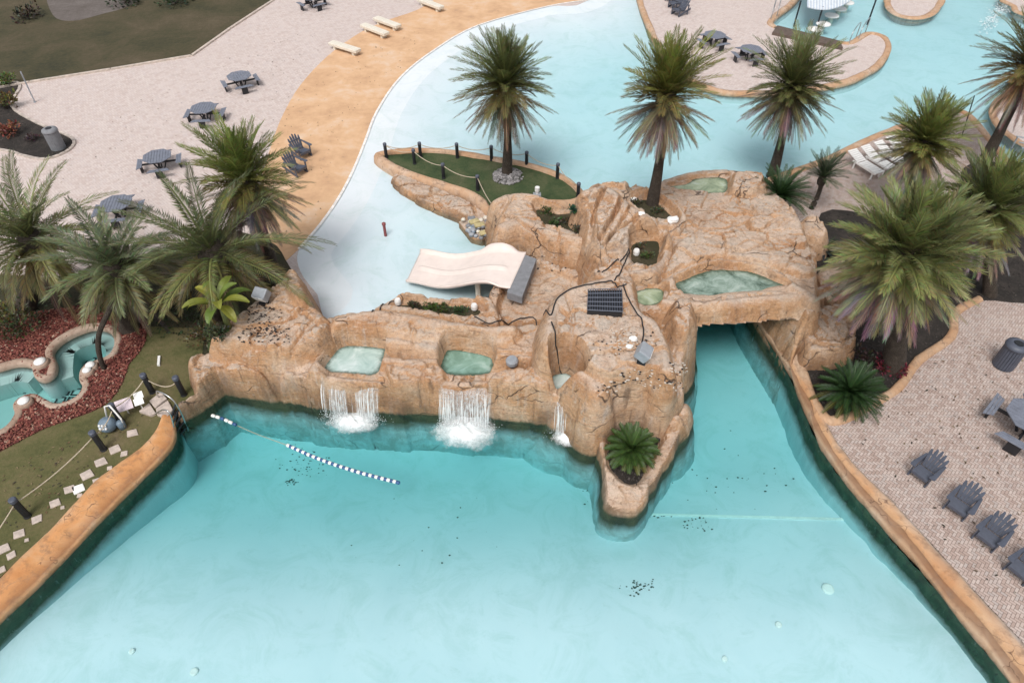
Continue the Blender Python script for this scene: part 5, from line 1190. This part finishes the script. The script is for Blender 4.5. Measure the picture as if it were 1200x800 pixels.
def waterfall(label, a, b, zl, dens, spl, seed, out=.30, gaps=(), foam=(.5, .35)):
    random.seed(seed); A_, B_ = P(*a, zl), P(*b, zl); o = (A_+B_)/2; o.z = WL; t = thing('waterfall', label, 'waterfall', o, 0, 'waterfalls on the rock wall'); d = (B_-A_); W = d.length; dn = d.normalized()
    fw = Vector((d.y, -d.x, 0)).normalized(); fw = fw if fw.y < 0 else -fw; land = []; mb = MB(); NU, K = 60, 12
    for i in range(NU+1):
        u = i/NU; gp = any(g0 < u < g1 for g0, g1 in gaps); dsy = (.10 if gp else 1.0)*random.uniform(.55, 1.25)*min(1, 6*u+.3, 6*(1-u)+.3); yf = float(np.interp(A_.lerp(B_, u).x, FRX, FRY)); v = (A_.lerp(B_, u).y-yf+.17+out*.5)*(1+.10*float(fbm(np.array([u*6.0]), np.array([seed*3.1]), 7)[0]))
        for k in range(K+1):
            s_ = k/K; p_ = A_.lerp(B_, .5+(u-.5)*(1-.06*s_))-o+fw*(v*math.sqrt(s_)-.06*(1-s_)); p_.z = (zl-WL)*(1-s_**1.5)+.03*(s_ == 0)
            mb.v.append(tuple(p_)); mb.c.append((min(1, dsy*(.55+.6*s_)),)*3)
        if not gp: land.append(p_.copy())
    mb.f = [(i*(K+1)+k, i*(K+1)+k+1, (i+1)*(K+1)+k+1, (i+1)*(K+1)+k) for i in range(NU) for k in range(K)]
    mb.build('sheet', M['fall'], t, smooth=True, tint=True)
    st = MB()
    for i in range(int(W*dens)):
        u = random.random()
        if any(g0 < u < g1 for g0, g1 in gaps) and random.random() < .8: continue
        w = random.uniform(.003, .009); v = (A_.lerp(B_, u).y-float(np.interp(A_.lerp(B_, u).x, FRX, FRY))+.20+out*.5)*random.uniform(.92, 1.2); q = A_.lerp(B_, u)-o; vs = []; s0 = random.random()*.5; s1 = random.uniform(s0+.3, 1.0)
        for k in range(8):
            s_ = s0+(s1-s0)*k/7; p_ = q+fw*(v*math.sqrt(s_)+.02); p_.z = (zl-WL)*(1-s_**1.5)+.01; ww = w*math.sin(math.pi*(.08+.84*k/7)); vs += [p_-dn*ww, p_+dn*ww]
        st.add(vs, [(2*k, 2*k+1, 2*k+3, 2*k+2) for k in range(7)])
    st.build('strand', M['foam'], t)
    f = MB(); c = sum(land, Vector())/len(land); rx, ry = W*.5+foam[0], foam[1]+.25; NR, NA = 16, 48     # churned foam mound on the surface
    for r in range(NR+1):
        for j in range(NA):
            q = r/NR; an = math.tau*j/NA; wv = 1+.25*float(fbm(np.array([math.cos(an)*2.0]), np.array([math.sin(an)*2.0+seed]), 9)[0]); x, y = rx*q*wv*math.cos(an), ry*q*wv*math.sin(an)
            hz = .13*math.exp(-(q*2.2)**2)*(1+.9*float(fbm(np.array([x*9+c.x]), np.array([y*9]), 12)[0]))
            f.v.append((c.x+dn.x*x+fw.x*(y+.08), c.y+dn.y*x+fw.y*(y+.08), max(.006, hz))); f.c.append((max(0, 1.15*(1-q)**.9),)*3)
    f.f = [(r*NA+j, r*NA+(j+1) % NA, (r+1)*NA+(j+1) % NA, (r+1)*NA+j) for r in range(NR) for j in range(NA)]
    f.build('splash', M['churn'], t, smooth=True, tint=True)
    dr = MB()
    for i in range(int(spl)):
        p_ = random.choice(land); g = abs(random.gauss(0, .15)); a_ = random.random()*6.283; z = random.expovariate(10)*math.exp(-g*3)
        dr.blob((p_.x+g*1.2*math.cos(a_), p_.y+g*math.sin(a_)-.04, z), random.uniform(.003, .011), 5, 3, .2, None, (1, 1, 1.4))
    dr.build('droplets', M['foam'], t, smooth=True)
def mat_churn():
    t = NT('churned_foam'); p = t.objc(); n = t.noise(p, 14, 6, .75, .4); n2 = t.noise(p, 3.5, 4, .6, .5)
    den = t.n('ShaderNodeAttribute', attribute_name='tint').outputs['Fac']
    x = t.math('SUBTRACT', t.math('ADD', t.math('MULTIPLY', den, 1.3), t.math('ADD', t.math('MULTIPLY', n, .9), t.math('MULTIPLY', n2, .7))), 1.02)
    d = t.bsdf(lin(.84, .88, .89), .6, t.bump(n, .6, .05)); tr = t.n('ShaderNodeBsdfTransparent').outputs[0]
    mx = t.n('ShaderNodeMixShader', {0: t.rng(x, .0, .75, 0, .92)}); t.t.links.new(tr, mx.inputs[1]); t.t.links.new(d, mx.inputs[2]); return t.done(mx.outputs[0])
M['churn'] = mat_churn()
waterfall('left waterfall dropping from the pale basin below the rock mound', (378, 443), (446, 449), .69, 20, 700, 1, out=.16, gaps=((.42, .60), (.05, .12)), foam=(.12, .25))
waterfall('middle waterfall, the fullest one with a round white splash', (514, 455), (575, 456), .69, 40, 1500, 2, out=.26, foam=(.34, .62))
waterfall('thin right waterfall below the smallest basin', (642, 472), (684, 474), .60, 10, 250, 3, out=.12, gaps=((.0, .25), (.55, .8)), foam=(.02, .10))
def floats(label, px, n, cols):
    c = resample(spline([P(x, y, WL+.03) for x, y in px], False, 6), n); t = thing('float_line', label, 'float line', c[0], 0); r = MB(); r.tube([q-c[0] for q in c], .012, 5); r.build('line', M['rope'], t)
    for k, q in enumerate(c):
        d = (c[min(k+1, n-1)]-c[max(k-1, 0)]).normalized()*.065; mb = MB(); q = q-c[0]; mb.tube([q-d, q-d*.7, q+d*.7, q+d], [.025, .05, .05, .025], 8); mb.build('float', cols[k % len(cols)], t, smooth=True)
M['bluefloat'] = simple('blue_float', (.03, .09, .22), .4)
floats('short string of white floats at the pool corner by the ladder', [(250, 487), (262, 491), (275, 497)], 6, [M['white'], M['white'], M['bluefloat']])
floats('long string of blue and white floats across the deep pool', [(338, 522), (375, 538), (420, 553), (466, 565)], 40, [M['white'], M['bluefloat']])
mb = MB(); mb.tube(spline([P(275, 497, WL-.02), P(300, 508, WL-.10), P(338, 522, WL-.02)], False, 6), .012, 5); tag(mb.build('float_rope', M['rope']), 'sunken rope joining the two strings of floats', 'rope')
# things on the lower pool floor
def floorz(x, y): return -.80-1.25*float(sst(np.array((y-6.0)/6.5)))+.40*float(sst(np.array((x-3)/5)))*float(sst(np.array((y-7)/4)))
def PF(px, py):
    z = -1.2
    for _ in range(8): q = P(px, py, z); z = floorz(q.x, q.y)
    return P(px, py, z)
for px, r, l in (((970, 690), .13, 'largest white round drain cover on the pool floor at the right'), ((912, 732), .07, 'white round drain cover left of the largest one'), ((849, 772), .06, 'white round drain cover nearest the bottom right'), ((155, 763), .06, 'small white round drain cover at the bottom left'), ((228, 787), .08, 'white round drain cover lowest at the left')):
    q = PF(*px); mb = MB(); mb.lathe([(r*1.1, .0), (r*1.1, .03), (r*.8, .05)], (q.x, q.y, q.z+.005), 16); tag(mb.build('drain_cover', M['white']), l, 'drain cover', 'white drain covers on the pool floor')
mb = MB(); ps = [PF(x, 603+6*(x-760)/250) for x in range(756, 1014, 6)]
for a, b in zip(ps, ps[1:]): mb.box(((a.x+b.x)/2, (a.y+b.y)/2, (a.z+b.z)/2+.015), ((b-a).length+.02, .07, .04), math.atan2((b-a).y, (b-a).x), ry=-math.atan2((b-a).z, (b-a).length))
structure('floor_joint', mb, M['white'])
lt_ = MB(); random.seed(12)
for (x, y, sx, sy, n) in ((748, 686, 16, 9, 46), (815, 612, 14, 10, 26), (342, 565, 8, 4, 20), (355, 545, 22, 14, 60), (690, 545, 6, 30, 60), (520, 620, 90, 40, 16), (1150, 545, 4, 4, 2), (870, 560, 60, 40, 30), (770, 605, 14, 2, 12)):
    for _ in range(n):
        q = PF(random.gauss(x, sx*.6), random.gauss(y, sy*.6)); lt_.blob((q.x, q.y, q.z+.02), random.uniform(.006, .024), 6, 3, .4, (.05, .075, .06), (1.5, 1, .25))
tag(lt_.build('sunken_leaves', M['chips'], tint=True), 'dark leaf litter lying on the pool floor', 'leaf litter', kind='stuff')

# ------------------------------------------------------------------ spa details, lawn gear
for px, l, r in (((47, 424), 'round white lamp on the upper spa pier', .17), ((28, 470), 'round white lamp on the lower spa pier', .16), ((106, 428), 'upper round white lamp at the right spa corner', .14), ((102, 434), 'lower round white lamp at the right spa corner', .13)):
    q = P(*px, .16); t = thing('spa_lamp', l, 'lamp', q, 0, 'round lamps on the spa rim'); mb = MB(); mb.lathe([(r*1.3, -.5), (r*1.35, -.02), (r*1.2, .01)], n=16); mb.build('plinth', M['coping_spa'], t, smooth=True, tint=True); mb = MB(); mb.lathe([(r, .01), (r*.95, .05), (r*.5, .09)], n=16); mb.build('cover', M['white'], t, smooth=True)
for k, (x, y) in enumerate([(103, 418), (24, 452), (80, 464)]):
    q = P(x, y, -.85); mb = MB()
    for i in range(2):
        for j in range(2):
            for a, b, c, d in ((-.12, 0, .03, .26), (.12, 0, .03, .26), (0, -.12, .26, .03), (0, .12, .26, .03)): mb.box((q.x+(i-.5)*.34+a, q.y+(j-.5)*.34+b, q.z), (c, d, .02))
    tag(mb.build('floor_jet_frame', M['black']), ['dark square jet frames on the spa floor near the stem', 'dark square jet frames on the left spa floor', 'dark square jet frames on the lower spa floor'][k], 'jet frame')
t = thing('pool_pump', 'round blue-grey pump with white marks on the lawn beside the rope posts', 'pump', P(130, 503)); mb = MB(); mb.blob((0, 0, .22), .24, 14, 8, 0, sq=(1, 1, .9)); mb.build('tank', M['bluegrey'], t, smooth=True)
mb = MB()
for k in range(3):
    for j in range(2): mb.box((-.08+.08*k, -.21+.03*j, .30+.09*j), (.05, .04, .05), rx=-.6)
mb.build('label_marks', M['white'], t); mb = MB(); mb.lathe([(.10, 0), (.11, .25), (.05, .3)], (.32, .05, 0), 10); mb.build('strainer', M['bluegrey'], t, smooth=True); mb = MB(); mb.tube([(.02, .1, .42), (.1, .15, .8), (.25, .15, .85), (.42, .05, .4), (.4, .02, .1)], .025, 6); mb.build('pipe', M['white'], t, smooth=True)
t = thing('notice_boards', 'pale pinkish notice boards on short legs beside the stone landing', 'sign', P(157, 484), .5); 
for k, (x, y, w, h, mt) in enumerate(((-.12, .05, .42, .34, 'pinkw'), (.28, .22, .24, .2, 'white'), (.26, -.02, .24, .2, 'white'))):
    M.setdefault('pinkw', simple('pale_pink_board', (.62, .52, .56), .5)); mb = MB(); mb.box((x, y, .38), (w, h, .02), rx=.5); mb.build('board', M[mt], t)
    mb = MB(); mb.tube([(x, y, 0), (x, y, .37)], .015, 6); mb.build('leg', M['white'], t)
mb = MB(); q = P(187, 424); mb.box((q.x, q.y, .05), (.07, .4, .06), .3); tag(mb.build('white_batten', M['white']), 'short white batten lying on the dark lawn', 'batten')
# thin poles and rails far away
def pole(label, a, b, r=.025, mat='grey', zb=0.0, h=None):
    q = P(*a, zb); e = PV(b[0], b[1], q.y); t = thing('thin_pole', label, 'pole', q); mb = MB(); mb.tube([Vector(), e-q], r, 6); mb.build('shaft', M[mat], t); mb = MB(); mb.lathe([(r*2.2, 0), (r*2.2, .03)], n=8); mb.build('base_plate', M[mat], t)
pole('thin leaning grey pole at the corner of the grass field', (41, 120), (24, 84), .03); pole('thin dark pole on the middle terrace tip', (1127, 160), (1142, 112), .022, 'black')
def handrail(label, ln, z0=.0, hh=.8, group=None):
    ps = [P(x, y, z0) for x, y in ln]; t = thing('handrail', label, 'handrail', ps[0]); o = ps[0]
    for a, b in (ps[:2], ps[2:]): mb = MB(); mb.tube(spline([a-o, a-o+Vector((0, 0, hh)), (b-o)+Vector((0, 0, hh*.8)), b-o-Vector((0, 0, .3))], False, 6), .025, 6); mb.build('rail', M['steel'], t, smooth=True)
handrail('steel pool handrail on the curved tip of the far deck', [(1003, 44), (995, 52), (1014, 38), (1006, 47)]); handrail('steel handrail beside the bar pool entrance', [(906, 14), (903, 24), (913, 8), (910, 20)])
# stepped rails at the right edge
t = thing('step_rails', 'grey metal rails stepping down at the right edge behind the leaning palm', 'railing', P(1195, 205)); o = P(1195, 205)
for k in range(6):
    a, b = P(1184+3*k, 172+7*k)-o, P(1215+3*k, 178+7*k)-o; mb = MB(); mb.tube([a+Vector((0, 0, .5)), b+Vector((0, 0, .5))], .03, 5); mb.build('rail', M['grey'], t)
for x, y in ((1185, 174), (1200, 210), (1214, 178), (1230, 214)): a = P(x, y)-o; mb = MB(); mb.tube([a, a+Vector((0, 0, .55))], .03, 5); mb.build('post', M['grey'], t)
# swim-up bar
wl = MB(); c = pts([(911, 30), (984, 48), (988, 56), (905, 38)], .15); wl.prism(c, -1.2, .16); tag(wl.build('bar_wall', M['barwall'] if 'barwall' in M else simple('dark_bar_wall', (.11, .08, .065), .8), bevel=.01), 'low dark brown wall beside the bar pool behind the dense palm', 'low wall')
for k, px in enumerate([(955, 34), (965, 28), (975, 18), (984, 10), (993, 3)]):
    q = P(*px, -.8); t = thing('bar_stool', ['white round bar stool nearest the dark bar wall', 'second white round bar stool from the dark bar wall', 'middle white round bar stool under the canopy edge', 'fourth white round bar stool from the dark bar wall', 'farthest white round bar stool at the top of the photo'][k], 'bar stool', P(*px, .12)-Vector((0, 0, .9)), 0, 'white stools in the bar pool'); mb = MB(); mb.lathe([(.38, .84), (.42, .88), (.40, .92), (.2, .93)], n=20); mb.build('seat', M['white'], t, smooth=True); mb = MB(); mb.lathe([(.16, 0), (.14, .84)], n=12); mb.build('pedestal', M['conc'], t)
cb = P(955, 39, -.5); ct = thing('bar_canopy', 'blue and white striped canopy over the swim-up bar on dark posts', 'canopy', cb)
zc = PV(962, 10, cb.y).z
for a in ((955, 39), (930, 32), (1016, 30)):
    q = P(*a, -.5); mb = MB(); mb.tube([q-cb, q-cb+Vector((0, 0, zc+.6))], .05, 8); mb.build('post', M['black'], ct)
for k in range(32):
    x0, x1 = 946+1.7*k, 946+1.7*(k+1); dy = lambda x: 11-.022*(x-966)**2*(.5 if x > 966 else .35)
    a, b = P(x0, max(-6, dy(x0)), zc+.05)-cb, P(x1, max(-6, dy(x1)), zc+.05)-cb; c_, d_ = P(x1, -40, zc+.9)-cb, P(x0, -40, zc+.9)-cb; mb = MB()
    mb.add([a, b, c_, d_]+[q-Vector((0, 0, .05)) for q in (a, b, c_, d_)], [(0, 1, 2, 3), (7, 6, 5, 4), (0, 4, 5, 1), (1, 5, 6, 2), (2, 6, 7, 3), (3, 7, 4, 0)]); mb.build('stripe', M['canvas'] if k % 2 else M['paleblue'], ct)
# foam of the jets in the far corner
fm = MB(); random.seed(4)
for _ in range(420):
    u = random.random(); q = P(1152+u*30+random.gauss(0, 4), 34-u*34+random.gauss(0, 5), WU+.01); fm.blob(q, random.uniform(.008, .04), 6, 3, .2, None, (1.8, 1.2, .2))
tag(fm.build('jet_foam', M['foam'], smooth=True), 'white jet foam in the far right pool corner', 'foam', kind='stuff')

# ------------------------------------------------------------------ light
w = bpy.data.worlds.new('World'); SC.world = w; w.use_nodes = True; nt = w.node_tree; nt.nodes.clear()
EL, RO = R(58), R(200)
sky = nt.nodes.new('ShaderNodeTexSky'); sky.sky_type = 'NISHITA'; sky.sun_disc = False; sky.sun_elevation = EL; sky.sun_rotation = RO; sky.dust_density = 4; sky.air_density = 1.0
hs = nt.nodes.new('ShaderNodeHueSaturation'); hs.inputs['Saturation'].default_value = .22
bg = nt.nodes.new('ShaderNodeBackground'); bg.inputs['Strength'].default_value = .14; ou = nt.nodes.new('ShaderNodeOutputWorld')
nt.links.new(sky.outputs[0], hs.inputs['Color']); tcw = nt.nodes.new('ShaderNodeTexCoord'); nzw = nt.nodes.new('ShaderNodeTexNoise'); nzw.inputs['Scale'].default_value = 3.2; nzw.inputs['Detail'].default_value = 6; nzw.inputs['Roughness'].default_value = .6
mrw = nt.nodes.new('ShaderNodeMapRange'); mrw.inputs[1].default_value = .32; mrw.inputs[2].default_value = .68; mrw.inputs[3].default_value = .62; mrw.inputs[4].default_value = 1.38
mxw = nt.nodes.new('ShaderNodeMix'); mxw.data_type = 'RGBA'; mxw.blend_type = 'MULTIPLY'; mxw.inputs[0].default_value = 1
nt.links.new(tcw.outputs['Generated'], nzw.inputs['Vector']); nt.links.new(nzw.outputs[0], mrw.inputs[0]); nt.links.new(hs.outputs[0], mxw.inputs[6]); nt.links.new(mrw.outputs[0], mxw.inputs[7]); nt.links.new(mxw.outputs[2], bg.inputs['Color']); nt.links.new(bg.outputs[0], ou.inputs['Surface'])
sd = bpy.data.lights.new('sun', 'SUN'); sd.energy = 1.6; sd.angle = R(22); sd.color = (1, .965, .92); so = bpy.data.objects.new('sun', sd); COL.objects.link(so)
# sun_rotation is measured clockwise from +Y
dv = Vector((math.sin(RO)*math.cos(EL), math.cos(RO)*math.cos(EL), math.sin(EL))); so.rotation_euler = dv.to_track_quat('Z', 'Y').to_euler(); so.location = (0, 0, 40)
SC.view_settings.view_transform = 'Standard'; SC.view_settings.look = 'None'; SC.view_settings.exposure = 0.15; SC.view_settings.gamma = 1; SC.view_settings.use_curve_mapping = False
SC.render.engine = 'CYCLES'; SC.cycles.use_denoising = True; SC.cycles.max_bounces = 8; SC.cycles.transparent_max_bounces = 24; SC.cycles.diffuse_bounces = 3; SC.cycles.glossy_bounces = 3
